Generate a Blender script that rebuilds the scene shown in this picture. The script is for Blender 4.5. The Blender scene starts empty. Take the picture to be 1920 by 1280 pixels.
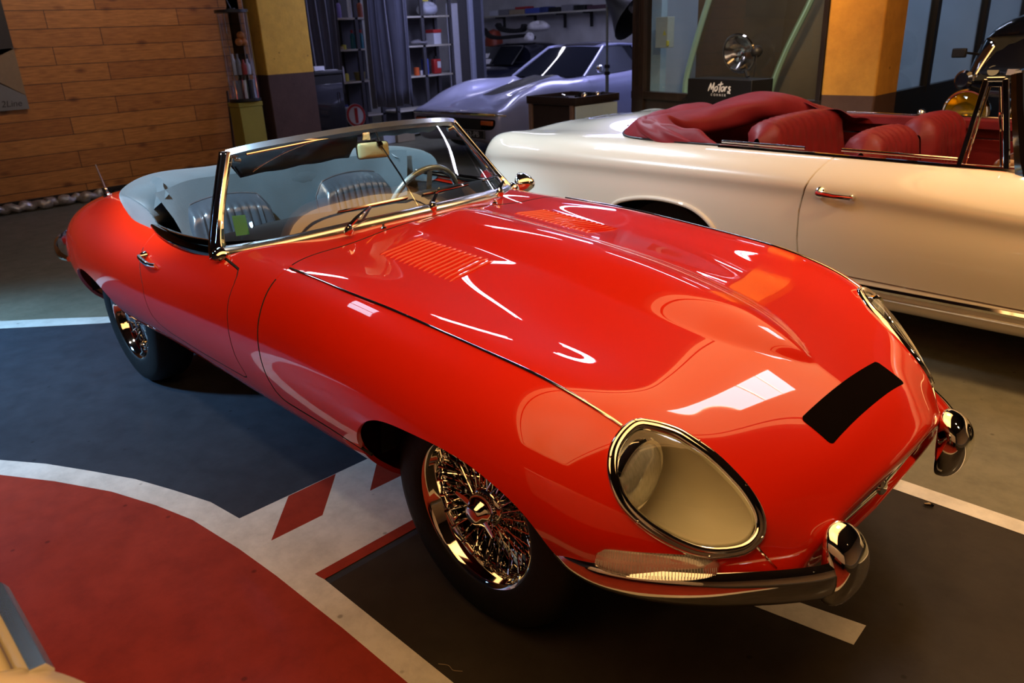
import bpy, bmesh, math, random
import numpy as np
from mathutils import Vector, Matrix
random.seed(7)
SC=bpy.context.scene; COL=SC.collection
PI=math.pi
# ---------------------------------------------------------------- materials
MATS={}
def mat(name,col=(.5,.5,.5),rough=.5,metal=0.,coat=0.,noise=0.,nscale=30.,bump=0.,bscale=200.,trans=0.,ior=1.45,emit=None,estr=0.,alpha=1.,sheen=0.,spec=.5,coatr=.03,stretch=None):
    if name in MATS: return MATS[name]
    m=bpy.data.materials.new(name); m.use_nodes=True; nt=m.node_tree; b=nt.nodes['Principled BSDF']
    b.inputs['Base Color'].default_value=(*col,1); b.inputs['Roughness'].default_value=rough
    b.inputs['Metallic'].default_value=metal; b.inputs['Coat Weight'].default_value=coat; b.inputs['Coat Roughness'].default_value=coatr
    b.inputs['Transmission Weight'].default_value=trans; b.inputs['IOR'].default_value=ior; b.inputs['Alpha'].default_value=alpha
    b.inputs['Specular IOR Level'].default_value=spec
    if sheen: b.inputs['Sheen Weight'].default_value=sheen
    if emit: b.inputs['Emission Color'].default_value=(*emit,1); b.inputs['Emission Strength'].default_value=estr
    tc=nt.nodes.new('ShaderNodeTexCoord'); src=tc.outputs['Object']
    if stretch:
        mp=nt.nodes.new('ShaderNodeMapping'); mp.inputs['Scale'].default_value=stretch; nt.links.new(src,mp.inputs['Vector']); src=mp.outputs['Vector']
    if noise>0:
        n=nt.nodes.new('ShaderNodeTexNoise'); n.inputs['Scale'].default_value=nscale; n.inputs['Detail'].default_value=5
        nt.links.new(src,n.inputs['Vector'])
        mx=nt.nodes.new('ShaderNodeMixRGB'); mx.blend_type='MULTIPLY'; mx.inputs['Fac'].default_value=1
        mx.inputs['Color1'].default_value=(*col,1)
        cr=nt.nodes.new('ShaderNodeValToRGB'); cr.color_ramp.elements[0].position=.3; cr.color_ramp.elements[1].position=.7
        v=1-noise; cr.color_ramp.elements[0].color=(v,v,v,1); cr.color_ramp.elements[1].color=(1,1,1,1)
        nt.links.new(n.outputs['Fac'],cr.inputs['Fac']); nt.links.new(cr.outputs['Color'],mx.inputs['Color2']); nt.links.new(mx.outputs['Color'],b.inputs['Base Color'])
    if bump>0:
        n=nt.nodes.new('ShaderNodeTexNoise'); n.inputs['Scale'].default_value=bscale; n.inputs['Detail'].default_value=3
        nt.links.new(src,n.inputs['Vector']); bp=nt.nodes.new('ShaderNodeBump'); bp.inputs['Strength'].default_value=bump; bp.inputs['Distance'].default_value=.004
        nt.links.new(n.outputs['Fac'],bp.inputs['Height']); nt.links.new(bp.outputs['Normal'],b.inputs['Normal'])
    MATS[name]=m; return m
# ---------------------------------------------------------------- mesh builder
class MB:
    def __init__(s): s.v=[]; s.f=[]
    def add(s,V,F):
        o=len(s.v); s.v.extend([tuple(map(float,p)) for p in V]); s.f.extend([tuple(i+o for i in f) for f in F]); return s
    def box(s,c,d,M=None):
        x,y,z=d[0]/2,d[1]/2,d[2]/2
        V=[Vector((a*x,b*y,e*z)) for a in(-1,1) for b in(-1,1) for e in(-1,1)]
        if M: V=[M@p for p in V]
        V=[p+Vector(c) for p in V]
        return s.add(V,[(0,1,3,2),(4,6,7,5),(0,4,5,1),(2,3,7,6),(0,2,6,4),(1,5,7,3)])
    def grid(s,G,closeu=False,closev=False):
        G=[list(r) for r in G]; n=len(G); m=len(G[0]); V=[p for r in G for p in r]; F=[]
        for i in range(n if closeu else n-1):
            for j in range(m if closev else m-1):
                a=i*m+j; b=((i+1)%n)*m+j; F.append((a,b,((i+1)%n)*m+(j+1)%m,i*m+(j+1)%m))
        return s.add(V,F)
    def tube(s,pts,r,n=12,closed=False,caps=True,prof=None,up=None,scale=None):
        """sweep a circle (or 2-D profile list) along pts"""
        P=[Vector(p) for p in pts]; N=len(P); rs=r if hasattr(r,'__len__') else [r]*N
        T=[]
        for i in range(N):
            a=P[(i-1)%N] if (closed or i>0) else P[i]; b=P[(i+1)%N] if (closed or i<N-1) else P[i]
            T.append((b-a).normalized())
        if up is None:
            u=Vector((0,0,1)) if abs(T[0].z)<.9 else Vector((1,0,0))
        else: u=Vector(up)
        u=(u-T[0]*u.dot(T[0])).normalized(); R=[]
        for i in range(N):
            if up is not None: uu=Vector(up); u2=(uu-T[i]*uu.dot(T[i])); u=u2.normalized() if u2.length>1e-4 else u
            else: u=(u-T[i]*u.dot(T[i])).normalized()
            w=T[i].cross(u)
            if prof: R.append([P[i]+(u*q[1]+w*q[0])*rs[i] for q in prof])
            else: R.append([P[i]+(u*math.cos(2*PI*k/n)+w*math.sin(2*PI*k/n))*rs[i] for k in range(n)])
        m=len(R[0]); o=len(s.v)
        s.grid(R,closeu=closed,closev=True)
        if caps and not closed:
            s.f.append(tuple(o+k for k in range(m))[::-1]); s.f.append(tuple(o+(N-1)*m+k for k in range(m)))
        return s
    def cyl(s,a,b,r,r2=None,n=24):
        return s.tube([a,b],[r,r if r2 is None else r2],n=n)
    def lathe(s,prof,axis=(0,0,1),org=(0,0,0),n=32,closed=False):
        ax=Vector(axis).normalized(); t=Vector((0,0,1)) if abs(ax.z)<.9 else Vector((1,0,0)); u=ax.cross(t).normalized(); w=ax.cross(u); o=Vector(org)
        G=[[o+ax*h+(u*math.cos(2*PI*k/n)+w*math.sin(2*PI*k/n))*r for k in range(n)] for (r,h) in prof]
        return s.grid(G,closeu=closed,closev=True)
    def prism(s,poly,d,M=None,o=(0,0,0)):
        """poly 2-D in local xy extruded along z by d"""
        n=len(poly); V=[Vector((x,y,0)) for x,y in poly]+[Vector((x,y,d)) for x,y in poly]
        if M: V=[M@p for p in V]
        V=[p+Vector(o) for p in V]
        return s.add(V,[tuple(range(n))[::-1],tuple(range(n,2*n))]+[(i,(i+1)%n,n+(i+1)%n,n+i) for i in range(n)])
    def sphere(s,c,r,n=16,sc=(1,1,1)):
        G=[[ (c[0]+r*sc[0]*math.sin(PI*i/n)*math.cos(2*PI*j/(2*n)),c[1]+r*sc[1]*math.sin(PI*i/n)*math.sin(2*PI*j/(2*n)),c[2]+r*sc[2]*math.cos(PI*i/n)) for j in range(2*n)] for i in range(n+1)]
        return s.grid(G,closev=True)
    def build(s,name,m,parent=None,smooth=True,bevel=0.,seg=2,sub=0,ang=35,solid=0.,weld=True,recalc=True):
        me=bpy.data.meshes.new(name); me.from_pydata(s.v,[],s.f); me.update()
        bm=bmesh.new(); bm.from_mesh(me)
        if weld: bmesh.ops.remove_doubles(bm,verts=bm.verts,dist=1e-5)
        if recalc: bmesh.ops.recalc_face_normals(bm,faces=bm.faces)
        bm.to_mesh(me); bm.free()
        me.materials.append(m)
        o=bpy.data.objects.new(name,me); COL.objects.link(o)
        if smooth:
            me.shade_smooth(); me.set_sharp_from_angle(angle=math.radians(ang))
        if solid: md=o.modifiers.new('s','SOLIDIFY'); md.thickness=solid; md.offset=0
        if bevel>0:
            md=o.modifiers.new('b','BEVEL'); md.width=bevel; md.segments=seg; md.limit_method='ANGLE'; md.angle_limit=math.radians(32); md.harden_normals=False
        if sub: md=o.modifiers.new('d','SUBSURF'); md.levels=sub; md.render_levels=sub
        if parent: o.parent=parent
        return o
def thing(name,label,cat,loc=(0,0,0),rot=0.,group=None):
    o=bpy.data.objects.new(name,None); COL.objects.link(o); o.location=loc; o.rotation_euler=(0,0,rot); o.empty_display_size=.1
    o['label']=label; o['category']=cat
    if group: o['group']=group
    return o
def tag(o,label,cat,group=None):
    o['label']=label; o['category']=cat
    if group: o['group']=group
    return o
def struct(o,label=None):
    o['kind']='structure'
    return o
def copytree(o,parent=None):
    c=o.copy(); COL.objects.link(c); c.parent=parent
    for ch in list(o.children): copytree(ch,c)
    return c
def lerp(a,b,t): return a+(b-a)*t
def sm(t): t=max(0,min(1,t)); return t*t*(3-2*t)
def catmull(P,n=8,closed=False):
    P=[np.array(p,float) for p in P]; N=len(P); out=[]
    for i in range(N if closed else N-1):
        p0=P[(i-1)%N] if (closed or i>0) else 2*P[0]-P[1]; p1=P[i]; p2=P[(i+1)%N]; p3=P[(i+2)%N] if (closed or i<N-2) else 2*P[-1]-P[-2]
        for k in range(n):
            t=k/n; out.append(tuple(.5*((2*p1)+(-p0+p2)*t+(2*p0-5*p1+4*p2-p3)*t*t+(-p0+3*p1-3*p2+p3)*t**3)))
    if not closed: out.append(tuple(P[-1]))
    return out
def text_mesh(body,size,m,name,parent,loc,rot,depth=.001,align='CENTER',space=1.,shear=0.):
    cu=bpy.data.curves.new(name,'FONT'); cu.body=body; cu.size=size; cu.extrude=depth; cu.align_x=align; cu.align_y='CENTER'; cu.space_character=space; cu.shear=shear
    to=bpy.data.objects.new(name,cu); COL.objects.link(to)
    dg=bpy.context.evaluated_depsgraph_get(); me=bpy.data.meshes.new_from_object(to.evaluated_get(dg)); bpy.data.objects.remove(to)
    me.materials.clear(); me.materials.append(m)
    o=bpy.data.objects.new(name,me); COL.objects.link(o); o.location=loc; o.rotation_euler=rot
    if parent: o.parent=parent
    return o
# ---------------------------------------------------------------- polygon surfaces with exact cuts
class PM:
    """polygon mesh with normals; can be cut along f=0"""
    def __init__(s,V,N,F): s.V=np.asarray(V,float); s.N=np.asarray(N,float); s.F=F
    def split(s,fv):
        V=list(s.V); N=list(s.N); ins=[]; out=[]; cache={}
        fv=np.where(np.abs(fv)<1e-9,1e-9,fv)
        def cut(a,b):
            k=(a,b) if a<b else (b,a)
            if k in cache: return cache[k]
            a,b=k; t=fv[a]/(fv[a]-fv[b]); p=s.V[a]*(1-t)+s.V[b]*t; n=s.N[a]*(1-t)+s.N[b]*t; n=n/(np.linalg.norm(n)+1e-12)
            V.append(p);N.append(n); cache[k]=len(V)-1; return cache[k]
        for f in s.F:
            sg=[fv[i]<0 for i in f]
            if all(sg): ins.append(f); continue
            if not any(sg): out.append(f); continue
            A=[];B=[]
            for i,a in enumerate(f):
                b=f[(i+1)%len(f)]
                (A if fv[a]<0 else B).append(a)
                if (fv[a]<0)!=(fv[b]<0): c=cut(a,b); A.append(c); B.append(c)
            if len(A)>2: ins.append(tuple(A))
            if len(B)>2: out.append(tuple(B))
        V=np.array(V);N=np.array(N)
        return PM(V,N,ins),PM(V,N,out)
    def compact(s):
        used=sorted({i for f in s.F for i in f}); mp={a:k for k,a in enumerate(used)}
        return PM(s.V[used],s.N[used],[tuple(mp[i] for i in f) for f in s.F])
    def mirrored(s):
        M=np.array([1,-1,1.]); return PM(s.V*M,s.N*M,[f[::-1] for f in s.F])
    def joined(s,o):
        n=len(s.V); return PM(np.vstack([s.V,o.V]),np.vstack([s.N,o.N]),list(s.F)+[tuple(i+n for i in f) for f in o.F])
    def build(s,name,m,parent=None,flange=.012,inner=True):
        p=s.compact(); V=p.V;N=p.N;F=list(p.F)
        # weld duplicates on the centre line
        key={};mp=[]
        for i,v in enumerate(V):
            k=tuple(np.round(v,5)); 
            if k in key: mp.append(key[k])
            else: key[k]=i; mp.append(i)
        F2=[]
        for f in F:
            g=[]
            for i in f:
                j=mp[i]
                if not g or (g[-1]!=j and g[0]!=j): g.append(j)
            if len(g)>2: F2.append(tuple(g))
        F=F2
        cnt={}
        for f in F:
            for i in range(len(f)):
                a,b=f[i],f[(i+1)%len(f)]; cnt[(a,b)]=1
        bd=[(a,b) for (a,b) in cnt if (b,a) not in cnt]
        V=list(V);N=list(N)
        if flange>0:
            nv={}
            for a,b in bd:
                for i in (a,b):
                    if i not in nv:
                        V.append(V[i]-N[i]*flange); 
                        N.append(N[i]); nv[i]=len(V)-1
            dup={}
            for a,b in bd:   # duplicate rim verts for sharp shading
                F.append((b,a,nv[a],nv[b]))
        nb=len(s.F)
        me=bpy.data.meshes.new(name); me.from_pydata([tuple(v) for v in V],[],F); me.update()
        me.shade_smooth()
        # loop normals: surface faces get analytic normals, flanges face normal
        ln=[]
        nmain=len(F2)
        for k,pl in enumerate(me.polygons):
            if k<nmain: ln+= [tuple(N[me.loops[li].vertex_index]) for li in pl.loop_indices]
            else: ln+=[tuple(pl.normal)]*len(pl.loop_indices)
        me.normals_split_custom_set(ln)
        me.materials.append(m)
        o=bpy.data.objects.new(name,me); COL.objects.link(o)
        if parent: o.parent=parent
        return o
def poly_sdf(P,poly):
    """signed distance (negative inside) of 2-D points P (n,2) to closed polygon"""
    P=np.asarray(P,float); Q=np.asarray(poly,float); n=len(Q); d=np.full(len(P),1e9); ins=np.zeros(len(P),bool)
    for i in range(n):
        a=Q[i];b=Q[(i+1)%n]; ab=b-a; t=np.clip(((P-a)@ab)/(ab@ab+1e-18),0,1); q=a+t[:,None]*ab
        d=np.minimum(d,np.linalg.norm(P-q,axis=1))
        c=((a[1]>P[:,1])!=(b[1]>P[:,1])); 
        with np.errstate(all='ignore'): xx=(b[0]-a[0])*(P[:,1]-a[1])/(b[1]-a[1]+1e-18)+a[0]
        ins^=(c&(P[:,0]<xx))
    return np.where(ins,-d,d)
# ---------- spline surface helpers ----------
def natspline(t,P,q):
    """natural cubic spline through P at knots t, evaluated at q"""
    t=np.asarray(t,float);P=np.asarray(P,float);n=len(t);h=np.diff(t)
    sh=P.shape;P2=P.reshape(n,-1)
    A=np.zeros((n,n));B=np.zeros_like(P2);A[0,0]=A[-1,-1]=1
    for i in range(1,n-1):
        A[i,i-1]=h[i-1];A[i,i]=2*(h[i-1]+h[i]);A[i,i+1]=h[i]
        B[i]=6*((P2[i+1]-P2[i])/h[i]-(P2[i]-P2[i-1])/h[i-1])
    M=np.linalg.solve(A,B);q=np.asarray(q,float)
    k=np.clip(np.searchsorted(t,q)-1,0,n-2);hh=h[k][:,None]
    a=((t[k+1]-q)[:,None])/hh;b=((q-t[k])[:,None])/hh
    r=a*P2[k]+b*P2[k+1]+((a**3-a)*M[k]+(b**3-b)*M[k+1])*hh**2/6
    return r.reshape((len(q),)+sh[1:])
def perspline(t,P,q):
    """periodic spline: pad by wrapping; t has n+1 knots (last = period)"""
    n=len(P);per=t[-1];k=min(n,6)
    idx=[(i)%n for i in range(-k,n+k+1)]
    tt=[t[i%n]+per*(i//n) for i in range(-k,n+k+1)]
    return natspline(np.array(tt),np.asarray(P)[idx],q)
ROWS=[ # each row: 10 control points c0..c9 (x,y,z) around the half section
 ('T', [(-3.575,0,.56),(-3.57,.16,.555),(-3.555,.28,.545),(-3.545,.35,.525),(-3.54,.39,.495),(-3.54,.40,.465),(-3.54,.38,.43),(-3.54,.31,.40),(-3.54,.18,.385),(-3.54,0,.38)]),
 (-3.52,[(0,.635),(.2,.63),(.34,.615),(.435,.585),(.48,.54),(.495,.49),(.475,.42),(.41,.365),(.28,.34),(0,.33)]),
 (-3.35,[(0,.73),(.21,.725),(.38,.705),(.50,.665),(.575,.60),(.60,.52),(.585,.44),(.52,.37),(.40,.32),(0,.29)]),
 (-3.08,[(0,.82),(.22,.815),(.42,.795),(.565,.755),(.66,.68),(.695,.58),(.68,.47),(.62,.37),(.5,.31),(0,.27)]),
 (-2.78,[(0,.88),(.22,.877),(.43,.862),(.60,.835),(.712,.75),(.758,.61),(.745,.47),(.69,.37),(.58,.30),(0,.25)]),
 (-2.44,[(0,.925),(.22,.923),(.43,.912),(.615,.885),(.745,.78),(.80,.64),(.775,.47),(.70,.385),(.58,.30),(0,.24)]),
 (-2.08,[(0,.94),(.22,.94),(.44,.93),(.63,.89),(.76,.79),(.82,.655),(.79,.48),(.715,.39),(.59,.29),(0,.24)]),
 (-1.70,[(0,.925),(.22,.925),(.44,.915),(.64,.872),(.768,.78),(.826,.65),(.797,.49),(.72,.395),(.59,.28),(0,.24)]),
 (-1.25,[(0,.905),(.22,.901),(.44,.885),(.65,.857),(.77,.775),(.824,.65),(.795,.485),(.72,.39),(.59,.28),(0,.24)]),
 (-.85,[(0,.892),(.22,.886),(.43,.868),(.64,.853),(.765,.775),(.818,.65),(.79,.475),(.715,.375),(.59,.28),(0,.24)]),
 (-.50,[(0,.876),(.22,.868),(.43,.848),(.64,.845),(.762,.77),(.814,.65),(.79,.475),(.72,.375),(.60,.28),(0,.24)]),
 (-.20,[(0,.855),(.22,.845),(.43,.823),(.64,.824),(.758,.757),(.812,.648),(.793,.485),(.728,.38),(.61,.29),(0,.24)]),
 (.03,[(0,.828),(.21,.819),(.43,.800),(.635,.805),(.752,.743),(.808,.64),(.795,.49),(.738,.388),(.61,.30),(0,.24)]),
 (.22,[(0,.795),(.21,.786),(.43,.774),(.625,.781),(.742,.723),(.795,.625),(.784,.49),(.73,.39),(.60,.30),(0,.24)]),
 ('a',[(.38,0,.762),(.38,.2,.754),(.38,.42,.745),(.38,.605,.7405),(.367,.717,.69),(.35,.772,.605),(.34,.766,.495),(.335,.715,.395),(.32,.59,.31),(.3,0,.24)]),
 ('b',[(.53,0,.716),(.53,.2,.707),(.525,.415,.692),(.51,.565,.680),(.49,.672,.637),(.47,.73,.56),(.46,.73,.47),(.45,.685,.38),(.43,.56,.305),(.4,0,.245)]),
 ('c',[(.65,0,.667),(.645,.2,.657),(.635,.40,.630),(.615,.53,.604),(.593,.62,.56),(.575,.665,.505),(.558,.655,.43),(.54,.61,.36),(.52,.49,.30),(.48,0,.255)]),
 ('d',[(.74,0,.622),(.733,.2,.610),(.714,.375,.568),(.697,.485,.535),(.680,.55,.495),(.667,.578,.453),(.652,.568,.40),(.632,.52,.345),(.60,.39,.30),(.57,0,.28)]),
 ('e',[(.795,0,.575),(.787,.19,.563),(.766,.345,.518),(.752,.42,.485),(.740,.463,.452),(.732,.48,.42),(.723,.468,.385),(.710,.41,.348),(.695,.28,.325),(.69,0,.32)]),
 ('f',[(.818,0,.527),(.81,.17,.517),(.793,.29,.483),(.782,.345,.457),(.773,.372,.434),(.768,.382,.413),(.764,.365,.390),(.761,.295,.374),(.763,.16,.368),(.768,0,.368)]),
 ('g',[(.800,0,.503),(.794,.16,.495),(.776,.27,.466),(.764,.320,.445),(.756,.345,.430),(.752,.352,.413),(.748,.338,.396),(.745,.275,.384),(.747,.15,.380),(.752,0,.380)]),
 ('h',[(.70,0,.503),(.70,.15,.493),(.69,.25,.465),(.68,.30,.445),(.675,.32,.43),(.67,.325,.415),(.67,.31,.398),(.66,.25,.386),(.66,.14,.383),(.655,0,.383)]),
]
def ctrl():
    G=[]
    for k,r in ROWS:
        G.append([p if len(p)==3 else (k,)+tuple(p) for p in r])
    return np.array(G,float)
def bulge(x,y):
    w=np.where(x>0,.18*np.clip(1-(np.clip(x,0,.56)/.56)**3,0,1)**.75,.18)
    w=np.maximum(w,1e-4); t=np.abs(y)/w
    h=.040*np.clip(w/.18,0,1)**.8
    s=np.clip((x+.875)/.12,0,1); s=s*s*(3-2*s)
    return h*s*np.clip(1-t*t,0,1)**1.5
def surface(nu=300,nv=110):
    G=ctrl(); R,C,_=G.shape
    # v knots from average chord on the full periodic ring
    ring=[G[:,j] for j in range(C)]+[G[:,j]*np.array([1,-1,1]) for j in range(C-2,0,-1)]
    ring=np.stack(ring,1) # R x n x3
    n=ring.shape[1]
    d=np.linalg.norm(np.roll(ring,-1,1)-ring,axis=2)[4:18].mean(0)
    d=np.sqrt(d) if False else d
    tv=np.r_[0,np.cumsum(d)]
    half=tv[C-1]
    # sample half, denser on top/side, sparse below
    qv=np.r_[np.linspace(0,tv[7],nv),np.linspace(tv[7],half,14)[1:]]
    du=np.linalg.norm(np.diff(G[:,:6],axis=0),axis=2).mean(1); tu=np.r_[0,np.cumsum(du)]
    qu=np.linspace(0,tu[-1],nu)
    Gu=natspline(tu,ring,qu) # nu x n x 3
    S=np.stack([perspline(tv,Gu[i],qv) for i in range(nu)],0)
    S[:,0,1]=0;S[:,-1,1]=0
    up=(qv<tv[4])
    S[:,up,2]+=bulge(S[:,up,0],S[:,up,1])
    du_=np.gradient(S,axis=0); dv_=np.gradient(S,axis=1)
    # centreline symmetric derivative
    N=np.cross(dv_,du_); N/=np.linalg.norm(N,axis=2)[...,None]+1e-12
    N[:,0,1]=0;N[:,-1,1]=0
    N/=np.linalg.norm(N,axis=2)[...,None]
    if N[nu//2,0,2]<0: N=-N
    return S,N
# ================================================================= RED ROADSTER
M_RED=mat('red_paint',(.74,.018,.002),rough=.45,coat=1.,coatr=.01,noise=.03,nscale=3,spec=.08)
M_CHR=mat('chrome',(.82,.82,.80),rough=.045,metal=1.,noise=.04,nscale=6)
M_SCHR=mat('satin_chrome',(.72,.76,.80),rough=.26,metal=1.,noise=.06,nscale=5)
M_DCHR=mat('dark_chrome',(.10,.08,.06),rough=.07,metal=1.,noise=.05,nscale=6,coat=.6)
M_RUB=mat('rubber',(.0055,.0055,.006),rough=.6,noise=.3,nscale=12,bump=.25,bscale=60,spec=.25)
M_BLK=mat('black_trim',(.012,.012,.013),rough=.45,noise=.2,nscale=20)
M_UNDER=mat('underside_black',(.010,.010,.010),rough=.85,noise=.3,nscale=8)
def glassmat(name,tint=(.93,.97,.96),refl=1.0,n=1.5):
    if name in MATS: return MATS[name]
    m=bpy.data.materials.new(name); m.use_nodes=True; nt=m.node_tree; nt.nodes.clear()
    o=nt.nodes.new('ShaderNodeOutputMaterial'); mx=nt.nodes.new('ShaderNodeMixShader'); t=nt.nodes.new('ShaderNodeBsdfTransparent'); g=nt.nodes.new('ShaderNodeBsdfGlossy'); fr=nt.nodes.new('ShaderNodeFresnel')
    t.inputs['Color'].default_value=(*tint,1); g.inputs['Roughness'].default_value=.01; g.inputs['Color'].default_value=(refl,refl,refl,1); fr.inputs['IOR'].default_value=1.5
    ge=nt.nodes.new('ShaderNodeNewGeometry'); ma=nt.nodes.new('ShaderNodeMath'); ma.operation='MULTIPLY_ADD'; ma.inputs[1].default_value=-(n-1/n); ma.inputs[2].default_value=n
    nt.links.new(ge.outputs['Backfacing'],ma.inputs[0]); nt.links.new(ma.outputs[0],fr.inputs['IOR'])
    nt.links.new(fr.outputs[0],mx.inputs[0]); nt.links.new(t.outputs[0],mx.inputs[1]); nt.links.new(g.outputs[0],mx.inputs[2]); nt.links.new(mx.outputs[0],o.inputs[0])
    MATS[name]=m; return m
M_GLASS=glassmat('clear_glass')
car=thing('sports_car','glossy red open two-seat sports car with wire wheels in the middle of the floor','car')
S,N=surface(330,120)
nu,nv=S.shape[:2]
V=S.reshape(-1,3);NN=N.reshape(-1,3)
F=[(i*nv+j,(i+1)*nv+j,(i+1)*nv+j+1,i*nv+j+1) for i in range(nu-1) for j in range(nv-1)]
# orientation check: outward
a,b,c_=V[F[nv*160+20][0]],V[F[nv*160+20][1]],V[F[nv*160+20][2]]
if np.cross(b-a,c_-b)@NN[F[nv*160+20][0]]<0: F=[f[::-1] for f in F]
body=PM(V,NN,F)
SIDE=lambda p,poly: np.where(p.V[:,1]>.30,poly_sdf(p.V[:,[0,2]],poly),1.)
# wheel arches (side view outlines)
arch_f=catmull([(-.345,.20),(-.335,.36),(-.325,.44),(-.302,.515),(-.255,.572),(-.196,.606),(-.13,.620),(-.03,.624),(.074,.622),(.16,.610),(.235,.585),(.29,.553),(.325,.51),(.345,.455),(.358,.39),(.365,.20)],6)
arch_r=catmull([(-2.80,.10),(-2.80,.33),(-2.785,.42),(-2.73,.50),(-2.64,.555),(-2.52,.582),(-2.40,.585),(-2.27,.565),(-2.17,.52),(-2.10,.455),(-2.06,.38),(-2.04,.28),(-2.03,.10)],6)
_,body=body.split(SIDE(body,arch_f)); _,body=body.split(SIDE(body,arch_r))
# head-lamp opening: outline in its own plane
HLP=[(.433,.600,.720),(.443,.553,.722),(.493,.503,.698),(.535,.483,.675),(.576,.470,.652),(.62,.462,.622),(.662,.458,.590),(.695,.462,.548),(.706,.480,.512),(.690,.512,.486),(.66,.556,.482),(.625,.60,.492),(.585,.645,.52),(.54,.682,.56),(.50,.700,.605),(.465,.690,.655),(.440,.655,.695)]
hl=np.array(HLP); hc=hl.mean(0); _,_,vt=np.linalg.svd(hl-hc); hn=vt[2]; hn=hn*np.sign(hn@np.array([1,1,1.])); hu=vt[0]; hv=np.cross(hn,hu)
def hproj(P): return np.stack([(P-hc)@hu,(P-hc)@hv],1)
HL2=catmull([tuple(q)+(0,) for q in hproj(hl)],5,closed=True); HL2=[(p[0],p[1]) for p in HL2]
def hsdf(p):
    near=(np.abs((p.V-hc)@hn)<.10)&(p.V[:,1]>.3)&(p.V[:,0]>.3)
    return np.where(near,poly_sdf(hproj(p.V),HL2),1.)
_,body=body.split(hsdf(body)+.012)
# cockpit opening in plan
def cock(p):
    xy=[(-1.03,0),(-1.06,.30),(-1.10,.50),(-1.17,.62),(-1.26,.675),(-1.45,.70),(-1.65,.70),(-1.86,.68),(-2.0,.62),(-2.08,.50),(-2.12,.25),(-2.13,0)]
    xy=[q for q in catmull([q+(0,) for q in xy],5)]; poly=[(q[0],q[1]) for q in xy]+[(-2.13,-.2),(-1.03,-.2)]
    return np.where(p.V[:,2]>.70,poly_sdf(p.V[:,:2],poly),1.)
_,body=body.split(cock(body))
G=.0022
# bonnet shut line
bon=catmull([(-.868,1.2),(-.868,.95),(-.85,.87),(-.834,.83),(-.806,.769),(-.790,.714),(-.776,.655),(-.765,.60),(-.752,.555),(-.728,.512),(-.69,.492),(-.60,.486),(-.45,.478),(-.34,.462),(-.28,.455)],5)
bpoly=[(q[0],q[1]) for q in bon]+[(.2,.455),(.2,.0),(2,.0),(2,1.2)]
fs=poly_sdf(body.V[:,[0,2]],bpoly)
# on top the shut line follows the scuttle in plan
plan=catmull([(-.885,-.2),(-.885,0),(-.882,.15),(-.876,.35),(-.868,.50),(-.855,.60),(-.84,.66)],5)
ppoly=[(q[0],q[1]) for q in plan]+[(-.835,1.2),(2,1.2),(2,-.2)]
fp=poly_sdf(body.V[:,:2],ppoly)
w=np.clip((body.V[:,2]-.80)/.04,0,1)
fb=np.where(body.V[:,2]>.845,fp,np.where(body.V[:,1]<.60,np.where(body.V[:,2]>.7,fp,fs),fs))
bonnet,rest=body.split(fb)
# tidy gap
def gap(p,f,sgn):
    return p
# belt seam (chrome strip line) lies on the bonnet: raised bead only
door_o=[(-1.262,1.0),(-1.262,.86),(-1.245,.842),(-1.15,.835),(-1.055,.826),(-1.028,.81),(-1.012,.79),(-.993,.735),(-.972,.685),(-.958,.64),(-.943,.575),(-.922,.53),(-.925,.508),(-.95,.50),(-1.25,.505),(-1.50,.522),(-1.58,.538),(-1.622,.565),(-1.648,.634),(-1.664,.68),(-1.727,.744),(-1.762,.795),(-1.762,.85),(-1.762,1.0)]
dr=rest.split(np.where(rest.V[:,1]>.5,poly_sdf(rest.V[:,[0,2]],door_o),1.)+.003)
door_pm,rest=dr
_,rest=rest.split(np.where(rest.V[:,1]>.5,poly_sdf(rest.V[:,[0,2]],door_o),1.)-.002)
_,rest=rest.split(np.where(rest.V[:,0]<2,fb_dummy,1.)) if False else (None,rest)
bonnet,_x=bonnet.split(np.where(True,poly_sdf(bonnet.V[:,[0,2]],bpoly),0)*0-1.) if False else (bonnet,None)
def shrink(p):
    # narrow shut gap: drop a sliver of the bonnet along its rear edge
    f1=poly_sdf(p.V[:,[0,2]],bpoly); f2=poly_sdf(p.V[:,:2],ppoly)
    f=np.where(p.V[:,2]>.845,f2,np.where(p.V[:,1]<.60,np.where(p.V[:,2]>.7,f2,f1),f1))
    a,_=p.split(f+.0058); return a
bonnet=shrink(bonnet)
bonnet_full=bonnet.mirrored().joined(bonnet); rest_full=rest.mirrored().joined(rest)
ob_bonnet=bonnet_full.build('bonnet',M_RED,car,flange=.014)
ob_shell=rest_full.build('body_shell',M_RED,car,flange=.014)
doors=[]
for sgn in (-1,1):
    d=door_pm.mirrored() if sgn<0 else door_pm
    doors.append(d.build('door',M_RED,car,flange=.014))
# helper: height / point on body from (x,y) on the upper surface
_top=S[:, :70].reshape(-1,3)
from mathutils.bvhtree import BVHTree
_bv=BVHTree.FromPolygons([Vector(p) for p in V],[f for f in F])
def ontop(x,y,dz=0.):
    h=_bv.ray_cast(Vector((x,abs(y),2.)),Vector((0,0,-1)))
    p=h[0]; return Vector((p.x,p.y*(1 if y>=0 else -1),p.z+dz))
def onside(x,z,sgn,off=0.):
    h=_bv.ray_cast(Vector((x,2.,z)),Vector((0,-1,0)))
    p=h[0]; return Vector((p.x,(p.y+off)*sgn,p.z))
def onfront(y,z,off=0.):
    h=_bv.ray_cast(Vector((2.,abs(y),z)),Vector((-1,0,0)))
    p=h[0]; return Vector((p.x+off,p.y*(1 if y>=0 else -1),p.z))
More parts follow.
